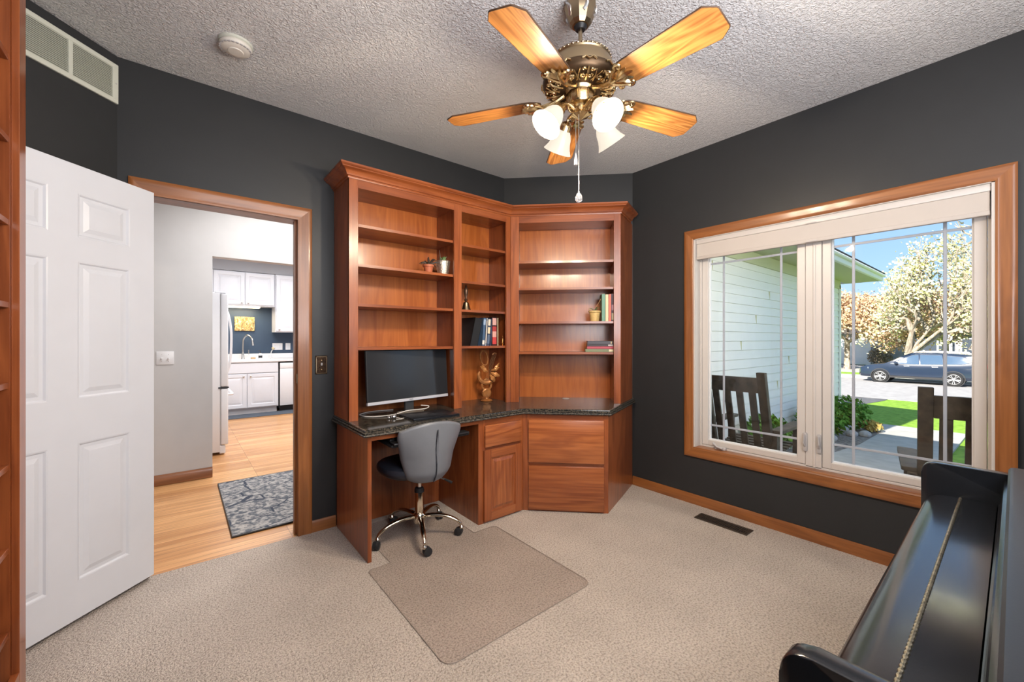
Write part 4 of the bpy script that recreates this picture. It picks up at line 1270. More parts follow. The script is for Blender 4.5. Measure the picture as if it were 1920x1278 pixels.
# motor housing
mp_ = [(0.010, fz(2.515)), (0.05, fz(2.512)), (0.095, fz(2.498)), (0.122, fz(2.482)), (0.129, fz(2.478)), (0.131, fz(2.470)), (0.128, fz(2.464)), (0.134, fz(2.455)), (0.146, fz(2.425)), (0.151, fz(2.405)), (0.152, fz(2.395))]
MB().lathe(mp_, 48).build('motor_housing', pm('satin_bronze', (0.40, 0.30, 0.18), 0.38, metal=1.0), fan)
mb = MB()
for k in range(40):
    a = 2 * PI * k / 40
    mb.ball((0.126 * math.cos(a), 0.126 * math.sin(a), fz(2.474)), 0.0085, (1, 1, 0.6), 8, 6)
mb.build('scalloped_rim', M_bronze, fan)
MB().lathe([(0.152, fz(2.400)), (0.161, fz(2.396)), (0.164, fz(2.386)), (0.160, fz(2.372)), (0.150, fz(2.360)), (0.120, fz(2.350)), (0.075, fz(2.347)), (0.05, fz(2.346))], 56).build('ornate_ring', pm('dark_relief', (0.09, 0.055, 0.03), 0.4, metal=0.8), fan)
# relief: scrolled cartouches under the motor
def scroll(c, R, turns, a0, z, flip=1, n=22, r0=0.004):
    pts = []; rr = []
    for i in range(n + 1):
        t = i / n
        rad = R * (1 - 0.85 * t)
        a = a0 + flip * turns * 2 * PI * t
        pts.append((c[0] + rad * math.cos(a), c[1] + rad * math.sin(a), z)); rr.append(r0 * (1 - 0.4 * t))
    return pts, rr
for k in range(10):
    a = math.radians(-18 + 36 + 36 * k)
    mb = MB(Matrix.Rotation(a, 4, 'Z'))
    zc = fz(2.346)
    for s in (-1, 1):
        p, r = scroll((0.115, 0.014 * s), 0.013, 1.2, 0 if s > 0 else 0, zc, s)
        mb.tube(p, r, 6)
        p, r = scroll((0.143, 0.018 * s), 0.010, 1.1, PI / 2, zc + 0.008, s)
        mb.tube(p, r, 6)
    mb.tube([(0.085, 0, zc), (0.10, 0, zc - 0.002), (0.135, 0, zc - 0.001), (0.155, 0, zc + 0.012)], [0.003, 0.006, 0.006, 0.003], 6)
    mb.tube([(0.088, -0.022, zc), (0.098, -0.030, zc), (0.125, -0.036, zc), (0.148, -0.034, zc + 0.006)], 0.003, 6)
    mb.tube([(0.088, 0.022, zc), (0.098, 0.030, zc), (0.125, 0.036, zc), (0.148, 0.034, zc + 0.006)], 0.003, 6)
    mb.tube([(0.164, -0.03, fz(2.384)), (0.168, -0.015, fz(2.39)), (0.169, 0, fz(2.38)), (0.168, 0.015, fz(2.39)), (0.164, 0.03, fz(2.384))], 0.004, 6)
    mb.build('relief_ornament', M_brass, fan)
# switch housing and light kit body
mb = MB()
N_ = 40
prof = [(0.070, 2.350), (0.066, 2.342), (0.060, 2.335), (0.060, 2.290), (0.056, 2.284), (0.036, 2.280), (0.031, 2.274), (0.031, 2.256), (0.036, 2.250), (0.040, 2.244), (0.020, 2.234), (0.008, 2.228), (0.002, 2.224)]
rs = []
for r, z in prof:
    ring = []
    for k in range(N_):
        a = 2 * PI * k / N_
        fl = 1 + (0.025 * math.cos(10 * a) if 2.284 < z < 2.34 else (0.06 * math.cos(8 * a) if z < 2.256 else 0))
        ring.append((r * fl * math.cos(a), r * fl * math.sin(a), fz(z)))
    rs.append(ring)
mb.rings(rs).build('switch_housing', M_brass, fan)

# blades and blade irons
BLZ = 2.322
pitch = math.radians(-12)
for k in range(5):
    a = math.radians(-18.5 + 72 * k)
    outline = [(0.175, -0.022), (0.19, -0.040), (0.215, -0.054), (0.25, -0.060), (0.572, -0.074), (0.606, -0.046), (0.609, -0.040), (0.609, 0.040), (0.606, 0.046), (0.572, 0.074), (0.25, 0.060), (0.215, 0.054), (0.19, 0.040), (0.175, 0.022)]
    bo = MB().prism(outline, -0.003, 0.003, 'xy').build('blade', OAK, fan)
    bo.location = (0, 0, fz(BLZ))
    bo.rotation_euler = Matrix.Rotation(a, 3, 'Z').__matmul__(Matrix.Rotation(math.radians(2.0), 3, 'Y')).__matmul__(Matrix.Rotation(pitch, 3, 'X')).to_euler()
    ed = MB()
    ed.tube([(x, y, 0.0) for x, y in outline], 0.0034, 6, closed=True)
    eo = ed.build('blade_edge', pm('dark_edge', (0.06, 0.03, 0.015), 0.5) if k == 0 else bpy.data.materials['dark_edge'], bo)
    ir = MB()
    ir.tube([(0.070, 0, 0.020), (0.10, 0, 0.006), (0.135, 0, -0.006), (0.17, 0, -0.010), (0.20, 0, -0.009)], [0.010, 0.009, 0.011, 0.010, 0.006], 8)
    for s in (-1, 1):
        # outer scroll
        p, r = scroll((0.232, 0.047 * s), 0.017, 1.1, PI if s > 0 else PI, -0.010, -s, r0=0.006)
        ir.tube([(0.165, 0.004 * s, -0.012), (0.180, 0.026 * s, -0.011), (0.200, 0.040 * s, -0.010)] + p, [0.006, 0.006, 0.006] + r, 6)
        p, r = scroll((0.185, 0.044 * s), 0.012, 1.0, 0, -0.010, s, r0=0.005)
        ir.tube(p, r, 6)
    for j, (an, L) in enumerate(((-0.75, 0.058), (-0.4, 0.07), (0, 0.078), (0.4, 0.07), (0.75, 0.058))):
        base = Vector((0.190, 0, -0.010))
        d = Vector((math.cos(an), math.sin(an), 0))
        sd = Vector((-d.y, d.x, 0))
        rs = []
        for i in range(7):
            t = i / 6
            w = 0.011 * math.sin(PI * (0.12 + 0.83 * t)) * (1 + 0.3 * math.sin(i * 2.6))
            c = base + d * L * t
            rs.append([c + sd * w, c + Vector((0, 0, -0.008)), c - sd * w, c + Vector((0, 0, 0.003))])
        ir.rings(rs)
    io = ir.build('blade_iron', M_brass, fan)
    io.location = bo.location; io.rotation_euler = bo.rotation_euler

# light kit: four arms with glass shades
m, nt, b = newmat('lit_frosted_glass')
M_shade = m
b.inputs['Base Color'].default_value = (0.14, 0.13, 0.11, 1)
b.inputs['Roughness'].default_value = 0.3
b.inputs['Emission Color'].default_value = (1.0, 0.90, 0.74, 1)
b.inputs['Emission Strength'].default_value = 0.50
M_bulb = pm('glowing_bulb', (1, 0.95, 0.85), 0.5, emit=(1.0, 0.90, 0.74), estr=14)
RGT = Vector((math.sin(YAW), -math.cos(YAW), 0)); FWD = Vector((math.cos(YAW), math.sin(YAW), 0))
ang0 = 28
for k in range(4):
    aa = math.radians(ang0 + 90 * k)
    d = RGT * math.cos(aa) + FWD * math.sin(aa)
    arm_pts = bez([d * 0.028 + Vector((0, 0, fz(2.262))), d * 0.060 + Vector((0, 0, fz(2.275))), d * 0.088 + Vector((0, 0, fz(2.272))), d * 0.098 + Vector((0, 0, fz(2.250)))], 6)
    ao = MB().tube(arm_pts, 0.0075, 8).tube(bez([d * 0.03 + Vector((0, 0, fz(2.248))), d * 0.055 + Vector((0, 0, fz(2.246))), d * 0.066 + Vector((0, 0, fz(2.262))), d * 0.052 + Vector((0, 0, fz(2.268)))], 5), 0.004, 6).build('light_arm', M_brass, fan)
    ax = (d * 0.63 + Vector((0, 0, -0.78))).normalized()
    org = d * 0.100 + Vector((0, 0, fz(2.256)))
    MB().lathe([(0.012, -0.008), (0.022, 0.0), (0.026, 0.012), (0.028, 0.030), (0.024, 0.032)], 24, org, ax).build('lamp_socket', M_brass, ao)
    MB().lathe([(0.0255, 0.022), (0.027, 0.030), (0.036, 0.045), (0.043, 0.062), (0.047, 0.082), (0.054, 0.102), (0.064, 0.120), (0.0665, 0.124), (0.0635, 0.1235), (0.052, 0.104), (0.045, 0.084), (0.041, 0.064), (0.034, 0.048), (0.025, 0.034)], 36, org, ax, cap=False).build('glass_shade', M_shade, fan)
    MB().ball(org + ax * 0.075, 0.022, (1, 1, 1), 16, 10).build('bulb', M_bulb, fan)
    lamp('fan_bulb', 'POINT', org + ax * 0.128, 18.5, (1.0, 0.83, 0.62), 0.028, parent=fan)
# pull chains
def chain(mb, p, z0, z1, r=0.0023):
    n = max(2, int((z0 - z1) / 0.0065))
    pts = []; rr = []
    for i in range(n * 2 + 1):
        pts.append((p[0], p[1], z0 - (z0 - z1) * i / (n * 2))); rr.append(r if i % 2 else r * 0.4)
    mb.tube(pts, rr, 6)
M_crystal = pm('crystal', (0.95, 0.96, 1.0), 0.02, trans=0.9, ior=1.5)
pc = RGT * (-0.012) + FWD * (-0.032)
mb = MB(); chain(mb, pc, fz(2.232), fz(1.892)); co = mb.build('pull_chain', M_silver, fan)
mb = MB(); mb.lathe([(0.001, 0.031), (0.004, 0.030), (0.004, 0.024), (0.010, 0.018), (0.0145, 0.008), (0.0155, 0), (0.0145, -0.008), (0.009, -0.014), (0.001, -0.017)], 10, (pc.x, pc.y, fz(1.872)))
mb.build('crystal_ball', M_crystal, co, sharp=10)
pd = RGT * (-0.018) + FWD * 0.012
mb = MB(); chain(mb, pd, fz(2.236), fz(2.075)); co = mb.build('pull_chain', M_silver, fan)
MB().lathe([(0.002, 0.03), (0.004, 0.02), (0.007, 0.0), (0.008, -0.02), (0.001, -0.021)], 10, (pd.x, pd.y, fz(2.055))).build('tassel', M_vinyl, co)

# ------------------------------------------------------------------ hall rug
rg = thing('hall_rug', 'dark grey rug with branch pattern on the hardwood just outside the doorway', 'rug', (0.9, 3.78, -0.004))
m, nt, b = newmat('branch_rug'); M_rug = m
N = nt.nodes; L = nt.links
tc = N.new('ShaderNodeTexCoord')
nz = N.new('ShaderNodeTexNoise'); nz.inputs['Scale'].default_value = 38; nz.inputs['Detail'].default_value = 5
L.new(tc.outputs['Object'], nz.inputs['Vector'])
r1 = N.new('ShaderNodeValToRGB'); r1.color_ramp.elements[0].position = 0.40; r1.color_ramp.elements[1].position = 0.60
r1.color_ramp.elements[0].color = (0.09, 0.10, 0.12, 1); r1.color_ramp.elements[1].color = (0.38, 0.36, 0.345, 1)
L.new(nz.outputs['Fac'], r1.inputs['Fac'])
nw = N.new('ShaderNodeTexNoise'); nw.inputs['Scale'].default_value = 4
L.new(tc.outputs['Object'], nw.inputs['Vector'])
mxv = N.new('ShaderNodeMix'); mxv.data_type = 'VECTOR'; mxv.inputs['Factor'].default_value = 0.12
L.new(tc.outputs['Object'], mxv.inputs[4]); L.new(nw.outputs['Color'], mxv.inputs[5])
mpv = N.new('ShaderNodeMapping'); mpv.inputs['Scale'].default_value = (3.2, 7.5, 1); mpv.inputs['Rotation'].default_value = (0, 0, 0.5)
L.new(mxv.outputs[1], mpv.inputs['Vector'])
vo = N.new('ShaderNodeTexVoronoi'); vo.feature = 'DISTANCE_TO_EDGE'; vo.inputs['Scale'].default_value = 1
L.new(mpv.outputs[0], vo.inputs['Vector'])
lt = N.new('ShaderNodeMath'); lt.operation = 'LESS_THAN'; lt.inputs[1].default_value = 0.022
L.new(vo.outputs['Distance'], lt.inputs[0])
mc = N.new('ShaderNodeMix'); mc.data_type = 'RGBA'; mc.inputs[7].default_value = (0.03, 0.04, 0.065, 1)
L.new(lt.outputs[0], mc.inputs['Factor']); L.new(r1.outputs[0], mc.inputs[6]); L.new(mc.outputs[2], b.inputs['Base Color'])
b.inputs['Roughness'].default_value = 0.9
RA = Matrix.Translation((0.27, 3.165, -0.004))
MB().box(0.262, 1.75, 3.168, 4.402, -0.0035, 0.008, 0.003).build('pile', M_rug, rg, True)
MB().tube([(0.262, 3.165, 0.003), (1.75, 3.165, 0.003), (1.75, 4.405, 0.003), (0.262, 4.405, 0.003)], 0.007, 6, closed=True).build('binding', M_black, rg, True)

# ------------------------------------------------------------------ kitchen
def cab_panel(name, parent, x0, x1, z0, z1, yf, mat=M_cab, t=0.02, inset=0.055, knob=None):
    mb = MB()
    def R(i, y): return [(x0 + i, y, z0 + i), (x1 - i, y, z0 + i), (x1 - i, y, z1 - i), (x0 + i, y, z1 - i)]
    yb = yf + t
    mb.rings([R(0, yb), R(0, yf + 0.003), R(0.004, yf), R(inset, yf), R(inset + 0.006, yf + 0.007), R(inset + 0.012, yf + 0.008), R(inset + 0.040, yf + 0.002), R(inset + 0.045, yf + 0.001)])
    o = mb.build(name, mat, parent, True, sharp=14)
    if knob:
        MB().lathe([(0.006, 0), (0.006, 0.012), (0.014, 0.018), (0.014, 0.024), (0.006, 0.028)], 14, (knob[0], yf, knob[1]), (0, -1, 0)).build('knob', M_steel, o, True)
    return o
UY = 8.45
uc = thing('kitchen_wall_cabinet', 'white two door kitchen wall cabinet above the sink', 'cabinet', (0.9, 8.6, 1.86))
MB().box(0.30, 1.338, UY, 8.79, 1.855, 2.44, 0.002).build('carcass', M_cab, uc, True)
cab_panel('door', uc, 0.44, 0.876, 1.875, 2.425, UY - 0.021, knob=(0.835, 1.905))
cab_panel('door', uc, 0.888, 1.322, 1.875, 2.425, UY - 0.021, knob=(0.93, 1.905))
MB().box(0.36, 0.43, UY - 0.012, UY + 0.001, 1.865, 2.435, 0.002).build('end_stile', M_cab, uc, True)
uc2 = thing('kitchen_wall_cabinet', 'taller white kitchen wall cabinet right of the two door cabinet', 'cabinet', (1.6, 8.6, 1.40))
MB().box(1.342, 1.98, UY - 0.03, 8.79, 1.400, 2.44, 0.002).build('carcass', M_cab, uc2, True)
cab_panel('door', uc2, 1.356, 1.96, 1.415, 2.425, UY - 0.052, knob=(1.40, 1.45))
ul = thing('under_cabinet_light', 'glowing strip light under the white wall cabinet', 'light', (0.85, 8.56, 1.84))
M_strip = pm('strip_glow', (1, 0.9, 0.7), 0.5, emit=(1.0, 0.82, 0.50), estr=3.0)
MB().box(0.60, 1.12, 8.46, 8.60, 1.838, 1.854, 0.002).build('housing', M_white, ul, True)
MB().box(0.61, 1.11, 8.455, 8.59, 1.822, 1.838, 0.003).build('diffuser', M_strip, ul, True)
lamp('under_cabinet_glow', 'AREA', (0.86, 8.6, 1.815), 3.0, (1.0, 0.82, 0.55), 0.45, 0.08, aim=(0.86, 8.75, 1.0))
BYF = 8.20
bc = thing('kitchen_sink_cabinet', 'white kitchen sink base cabinet with two raised panel doors', 'cabinet', (0.9, 8.5, 0))
MB().box(0.10, 1.352, BYF, 8.79, 0.10, 0.878, 0.002).box(0.12, 1.335, BYF + 0.06, 8.7, 0.0, 0.101).build('carcass', M_cab, bc, True)
MB().box(0.50, 1.345, BYF - 0.018, BYF - 0.0005, 0.700, 0.868, 0.003).build('false_front', M_cab, bc, True)
cab_panel('door', bc, 0.46, 0.878, 0.115, 0.685, BYF - 0.021, knob=(0.835, 0.645))
cab_panel('door', bc, 0.892, 1.345, 0.115, 0.685, BYF - 0.021, knob=(0.935, 0.645))
dw = thing('dishwasher', 'white dishwasher right of the kitchen sink cabinet', 'dishwasher', (1.66, 8.5, 0))
MB().box(1.362, 1.96, BYF + 0.01, 8.79, 0.06, 0.866).build('body', M_black, dw, True)
MB().box(1.375, 1.955, BYF - 0.022, BYF + 0.01, 0.105, 0.755, 0.006, 2).build('door', M_white, dw, True)
MB().box(1.375, 1.955, BYF - 0.026, BYF + 0.01, 0.758, 0.855, 0.006, 2).build('control_panel', M_white, dw, True)
MB().box(1.58, 1.75, BYF - 0.034, BYF - 0.026, 0.752, 0.765, 0.002).build('handle', M_grey_plastic, dw, True)
MB().box(1.375, 1.955, BYF + 0.03, BYF + 0.05, 0.0, 0.098).build('toe_kick', M_black, dw, True)
kc = thing('kitchen_countertop', 'white kitchen countertop with low backsplash along the blue wall', 'countertop', (1.0, 8.5, 0.88))
MB().box(0.0, 2.0, BYF - 0.035, 8.785, 0.880, 0.922, 0.008, 2).build('slab', M_white, kc, True)
MB().box(0.0, 2.0, 8.765, 8.79, 0.922, 1.01, 0.004).build('backsplash', M_white, kc, True)
ks = MB()
ks.tube([(0.62, 8.28, 0.924), (1.28, 8.28, 0.924), (1.28, 8.66, 0.924), (0.62, 8.66, 0.924)], 0.009, 6, closed=True)
ks.build('sink_rim', M_cab, kc, True)
fa = thing('kitchen_faucet', 'tall brushed steel gooseneck faucet at the kitchen sink', 'faucet', (0.87, 8.62, 0.922))
MB().lathe([(0.030, 0), (0.030, 0.006), (0.022, 0.02), (0.020, 0.10), (0.017, 0.12)], 20).build('base', M_steel, fa)
MB().tube(bez([(0, 0, 0.10), (0, 0, 0.24), (0.01, -0.02, 0.36), (0.06, -0.09, 0.42), (0.115, -0.16, 0.36), (0.125, -0.175, 0.29)]), 0.014, 12).build('spout', M_steel, fa)
MB().tube([(0.125, -0.175, 0.30), (0.130, -0.18, 0.24)], [0.016, 0.019], 12).build('spray_head', M_steel, fa)
MB().tube([(0.02, 0, 0.07), (0.07, -0.01, 0.075), (0.10, -0.01, 0.075)], 0.008, 8).tube([(0.085, -0.01, 0.07), (0.085, -0.01, 0.16)], 0.007, 8).build('lever', M_steel, fa)
so = thing('soap_bottle', 'white soap pump bottle standing on the counter beside the faucet', 'bottle', (1.12, 8.50, 0.922))
MB().lathe([(0.026, 0), (0.030, 0.005), (0.030, 0.085), (0.022, 0.10), (0.010, 0.105)], 20).build('bottle', M_white, so)
MB().lathe([(0.013, 0.10), (0.013, 0.118), (0.005, 0.12), (0.005, 0.15)], 14).tube([(0, 0, 0.15), (-0.03, -0.01, 0.152), (-0.036, -0.012, 0.142)], 0.006, 8).build('pump', M_dark, so)
MB().lathe([(0.0305, 0.02), (0.0305, 0.06)], 20, cap=False).build('label', M_dark, so)
spn = MB().box(-0.035, 0.035, -0.03, 0.03, 0, 0.03, 0.006, 2).build('sponge', pm('tan_sponge', (0.5, 0.32, 0.16), 0.9, bump=(60, 0.6, 0.005)))
spn.location = (1.01, 8.5, 0.9225); meta(spn, 'tan sponge on the counter left of the soap bottle', 'sponge')
br = thing('dish_brush', 'small tan dish brush leaning up at the right of the sink', 'brush', (1.30, 8.70, 0.922))
MB().lathe([(0.022, 0), (0.024, 0.06)], 16).build('holder', M_white, br)
MB().tube([(0, 0, 0.02), (0.02, 0, 0.12), (0.045, 0, 0.17)], 0.007, 8).build('handle', M_white, br)
MB().lathe([(0.026, -0.018), (0.028, 0.018)], 16, (0.05, 0, 0.18), (0.8, 0, 0.6)).build('bristles', pm('bristles', (0.6, 0.48, 0.3), 0.9), br)
for lab, x0, x1 in (('wide white outlet plate on the blue kitchen wall', 1.352, 1.520), ('narrow white outlet plate right of the wide one', 1.572, 1.655)):
    ol = thing('wall_outlet', lab, 'outlet', ((x0 + x1) / 2, 8.80, 1.135))
    w = (x1 - x0) / 2
    MB().box(-w, w, -0.007, 0, -0.064, 0.064, 0.002).build('plate', M_white, ol)
    for cx in ((-w / 2, w / 2) if w > 0.06 else (0,)):
        MB().box(cx - 0.016, cx + 0.016, -0.010, -0.007, -0.034, 0.034, 0.002).build('insert', M_cab, ol)
pa = thing('kitchen_painting', 'small gold and brown abstract canvas on the blue kitchen wall', 'painting', (0.913, 8.80, 1.55))
m, nt, b = newmat('gold_abstract')
N = nt.nodes; L = nt.links
tc = N.new('ShaderNodeTexCoord'); nz = N.new('ShaderNodeTexNoise'); nz.inputs['Scale'].default_value = 22; nz.inputs['Detail'].default_value = 6; nz.inputs['Distortion'].default_value = 1.5
mpv = N.new('ShaderNodeMapping'); mpv.inputs['Scale'].default_value = (1.6, 1, 0.7)
L.new(tc.outputs['Object'], mpv.inputs[0]); L.new(mpv.outputs[0], nz.inputs[0])
r1 = N.new('ShaderNodeValToRGB')
r1.color_ramp.elements[0].position = 0.35; r1.color_ramp.elements[1].position = 0.68
r1.color_ramp.elements[0].color = (0.10, 0.05, 0.02, 1); r1.color_ramp.elements[1].color = (0.85, 0.75, 0.45, 1)
e_ = r1.color_ramp.elements.new(0.5); e_.color = (0.45, 0.28, 0.09, 1)
L.new(nz.outputs['Fac'], r1.inputs['Fac']); L.new(r1.outputs[0], b.inputs['Base Color'])
MB().box(-0.152, 0.152, -0.025, 0, -0.127, 0.127, 0.002).build('canvas', m, pa)
km = MB().box(0.10, 1.95, 7.86, 8.235, 0, 0.010, 0.003).build('kitchen_mat', pm('charcoal_mat', (0.085, 0.10, 0.125), 0.85))
km.location.z = -0.004
meta(km, 'dark grey mat on the floor along the sink cabinet', 'mat')
rf = thing('refrigerator', 'white refrigerator with curved handles at the kitchen opening', 'refrigerator', (0.0, 5.9, 0))
RY0, RY1 = 5.51, 6.36
MB().box(-0.40, 0.345, RY0 + 0.004, RY1, 0.03, 1.785, 0.006, 2).build('body', M_white, rf, True)
MB().box(0.352, 0.420, RY0, RY1, 0.745, 1.775, 0.014, 3).build('upper_door', M_white, rf, True)
MB().box(0.352, 0.420, RY0, RY1, 0.105, 0.728, 0.014, 3).build('freezer_drawer', M_white, rf, True)
MB().box(0.340, 0.395, RY0 + 0.01, RY1 - 0.01, 0.012, 0.100, 0.006).build('base_grille', M_white, rf, True)
MB().box(0.343, 0.353, RY0 + 0.015, RY1 - 0.01, 0.10, 1.77).build('door_gasket', M_grey_plastic, rf, True)
MB().box(0.30, 0.40, RY0 + 0.006, RY0 + 0.06, 1.776, 1.795, 0.004).build('hinge_cover', M_cab, rf, True)
MB().box(0.33, 0.425, RY0 - 0.001, RY0 + 0.05, 0.729, 0.744).build('mid_hinge', M_dark, rf, True)
hy = RY1 - 0.42
MB().tube(bez([(0.418, hy, 1.63), (0.450, hy, 1.58), (0.478, hy, 1.40), (0.482, hy, 1.22), (0.470, hy, 1.00), (0.430, hy, 0.84), (0.418, hy, 0.82)]), 0.013, 10).build('door_handle', M_white, rf, True)
MB().tube(bez([(0.418, RY0 + 0.08, 0.655), (0.465, RY0 + 0.12, 0.65), (0.478, RY0 + 0.40, 0.64), (0.465, RY1 - 0.12, 0.65), (0.418, RY1 - 0.08, 0.655)]), 0.013, 10).build('drawer_handle', M_white, rf, True)

# ================================================================== outdoors
def gz(x):
    return -0.15 if x < 6 else (-0.15 - 0.9 * (x - 6) / 15 if x < 21 else -1.05)


def ground(name, poly, m, dz=0.0, thick=0.05, label=None, step=1.5):
    """polygon draped on the sloping yard, cut into strips along x"""
    mb = MB()
    bm = mb.bm
    f = bm.faces.new([bm.verts.new((x, y, 0)) for x, y in poly])
    xs = [6, 21]
    for x in xs:
        g = bm.faces[:] + bm.edges[:] + bm.verts[:]
        bmesh.ops.bisect_plane(bm, geom=g, plane_co=(x, 0, 0), plane_no=(1, 0, 0))
    for v in bm.verts:
        v.co.z = gz(v.co.x) + dz
    r = bmesh.ops.extrude_face_region(bm, geom=bm.faces[:])
    for v in [q for q in r['geom'] if isinstance(q, bmesh.types.BMVert)]:
        v.co.z -= thick
    return struct(name, mb, m, label=label)


def noisecol(name, c1, c2, scale, rough=0.9, bump=None, sc3=(1, 1, 1)):
    m, nt, b = newmat(name)
    N = nt.nodes; L = nt.links
    tc = N.new('ShaderNodeTexCoord'); mp = N.new('ShaderNodeMapping'); mp.inputs['Scale'].default_value = sc3
    n = N.new('ShaderNodeTexNoise'); n.inputs['Scale'].default_value = scale; n.inputs['Detail'].default_value = 6
    L.new(tc.outputs['Object'], mp.inputs[0]); L.new(mp.outputs[0], n.inputs[0])
    r = N.new('ShaderNodeValToRGB'); r.color_ramp.elements[0].position = 0.35; r.color_ramp.elements[1].position = 0.65
    r.color_ramp.elements[0].color = (*c1, 1); r.color_ramp.elements[1].color = (*c2, 1)
    L.new(n.outputs['Fac'], r.inputs['Fac']); L.new(r.outputs[0], b.inputs['Base Color'])
    b.inputs['Roughness'].default_value = rough
    b.inputs['Specular IOR Level'].default_value = 0.2
    if bump:
        bp = N.new('ShaderNodeBump'); bp.inputs['Strength'].default_value = bump[0]; bp.inputs['Distance'].default_value = bump[1]
        L.new(n.outputs['Fac'], bp.inputs['Height']); L.new(bp.outputs[0], b.inputs['Normal'])
    return m


M_lawn = noisecol('lawn_grass', (0.14, 0.27, 0.022), (0.26, 0.43, 0.05), 9, bump=(0.6, 0.05))
M_conc = noisecol('concrete', (0.37, 0.365, 0.34), (0.45, 0.44, 0.41), 6, bump=(0.2, 0.01))
M_asph = noisecol('worn_asphalt', (0.30, 0.29, 0.285), (0.37, 0.36, 0.35), 4)
M_drive = noisecol('dark_asphalt', (0.10, 0.10, 0.105), (0.14, 0.14, 0.145), 5)
M_mulch = noisecol('gravel_mulch', (0.10, 0.09, 0.08), (0.34, 0.31, 0.28), 22, bump=(1.0, 0.04))
ground('lawn', [(3.3, -26), (60, -26), (60, 46), (3.3, 46)], M_lawn, dz=-0.03, thick=0.2, label='bright green front lawn seen through the window')
ground('porch_slab', [(3.25, -3.2), (7.35, -3.2), (7.35, 0.55), (11.2, 0.55), (11.2, 5.0), (9.75, 5.0), (9.75, 1.5), (7.6, 1.42), (5.9, 1.5), (3.25, 1.5)], M_conc, dz=0.0, thick=0.12, label='concrete porch slab and walkway outside the window')
ground('planting_bed', [(3.26, 1.505), (5.9, 1.505), (7.6, 1.425), (9.745, 1.505), (9.745, 2.36), (3.26, 2.36)], M_mulch, dz=-0.005, thick=0.1, label='narrow mulch bed between the walkway and the white siding')
ground('driveway', [(10.9, 3.15), (21.5, 3.15), (21.5, 9.5), (10.9, 9.5)], M_drive, dz=-0.02, thick=0.1, label='dark asphalt driveway beside the lawn')
ground('street', [(21.5, -26), (31.9, -26), (31.9, 46), (21.5, 46)], M_asph, dz=-0.015, thick=0.1, label='grey street beyond the lawn')
ground('street_kerb', [(31.9, -26), (32.2, -26), (32.2, 46), (31.9, 46)], M_conc, dz=0.08, thick=0.2, label='pale kerb on the far side of the street')
ground('sidewalk', [(33.6, -26), (34.9, -26), (34.9, 46), (33.6, 46)], M_conc, dz=0.0, thick=0.1, label='pale sidewalk across the street')
ground('far_driveway', [(37.6, 4.9), (47.6, 8.0), (47.6, 14), (37.6, 14)], M_conc, dz=0.0, thick=0.1, label='pale driveway in front of the far garage')

# garage wing of the house with lap siding
M_sid = pm('white_siding', (0.86, 0.84, 0.79), 0.5, var=0.02)
M_sof = pm('pale_green_soffit', (0.56, 0.56, 0.36), 0.6)
gw = thing('garage_wing', 'white lap sided garage wing with a deep eave along the porch', 'building', (7, 3.2, 0))
GY, GX = 2.37, 10.9
mb = MB()
z = -0.5; prof = []
while z < 2.45:
    prof.append((GY - 0.016, z)); prof.append((GY - 0.002, z + 0.122)); z += 0.125
prof = prof + [(GY + 0.12, z), (GY + 0.12, -0.5)]
mb.prism(prof, 3.255, GX, 'yz')
mb.build('lap_siding', M_sid, gw, True, sharp=10)
js = MB()
rnd = random.Random(3)
for k in range(24):
    n_ = k % 22
    z0 = -0.5 + 0.125 * (n_ + 1)
    x = 3.9 + (k * 2.37) % 6.6
    js.box(x, x + 0.004, GY - 0.019, GY - 0.004, z0, z0 + 0.12)
js.build('siding_joints', M_sof, gw, True)
MB().box(GX, GX + 0.03, GY - 0.02, 9.0, -0.6, 2.5).build('front_wall', M_sid, gw, True)
MB().box(GX - 0.07, GX + 0.04, GY - 0.03, GY - 0.012, -0.5, 2.42).build('corner_trim', M_sid, gw, True)
ff = MB()
for k in range(26):
    y = 1.80 + k * 0.0222
    ff.box(3.3, GX + 0.52, y, y + 0.0195, 2.505, 2.518)
ff.build('soffit', M_sof, gw, True)
MB().box(3.3, GX + 0.55, 1.75, 1.80, 2.495, 2.61, 0.006).build('fascia', M_sid, gw, True)
MB().box(3.3, GX, GY - 0.03, GY - 0.005, 2.34, 2.505, 0.003).build('frieze_board', M_sof, gw, True)
MB().box(GX + 0.50, GX + 0.55, 1.80, 9.0, 2.495, 2.61, 0.006).build('fascia', M_sid, gw, True)
MB().tube([(3.3, 1.735, 2.60), (GX + 0.56, 1.735, 2.60)], 0.028, 8).build('gutter', M_sid, gw, True)
M_shing = pm('dark_shingles', (0.06, 0.055, 0.05), 0.85, bump=(20, 0.6, 0.02))
MB().prism([(1.72, 2.655), (1.72, 2.63), (5.5, 3.55), (5.5, 3.60)], 3.3, GX + 0.6, 'yz').build('roof', M_shing, gw, True)
# porch roof and house roof
ph = thing('porch_roof', 'olive shaded porch roof over the chairs outside the window', 'roof', (4.0, 0, 2.5))
sl = MB()
for k in range(12):
    x = 3.27 + k * 0.105
    sl.box(x, x + 0.100, -6, 1.51, 2.48, 2.495)
sl.build('soffit', M_sof, ph, True)
MB().box(4.53, 4.58, -6, 1.51, 2.46, 2.62).build('fascia', M_sid, ph, True)
MB().prism([(4.62, 2.62), (-1.5, 4.45), (-1.5, 4.52), (4.62, 2.68)], -6, 12, 'xz').build('roof', M_shing, ph, True)


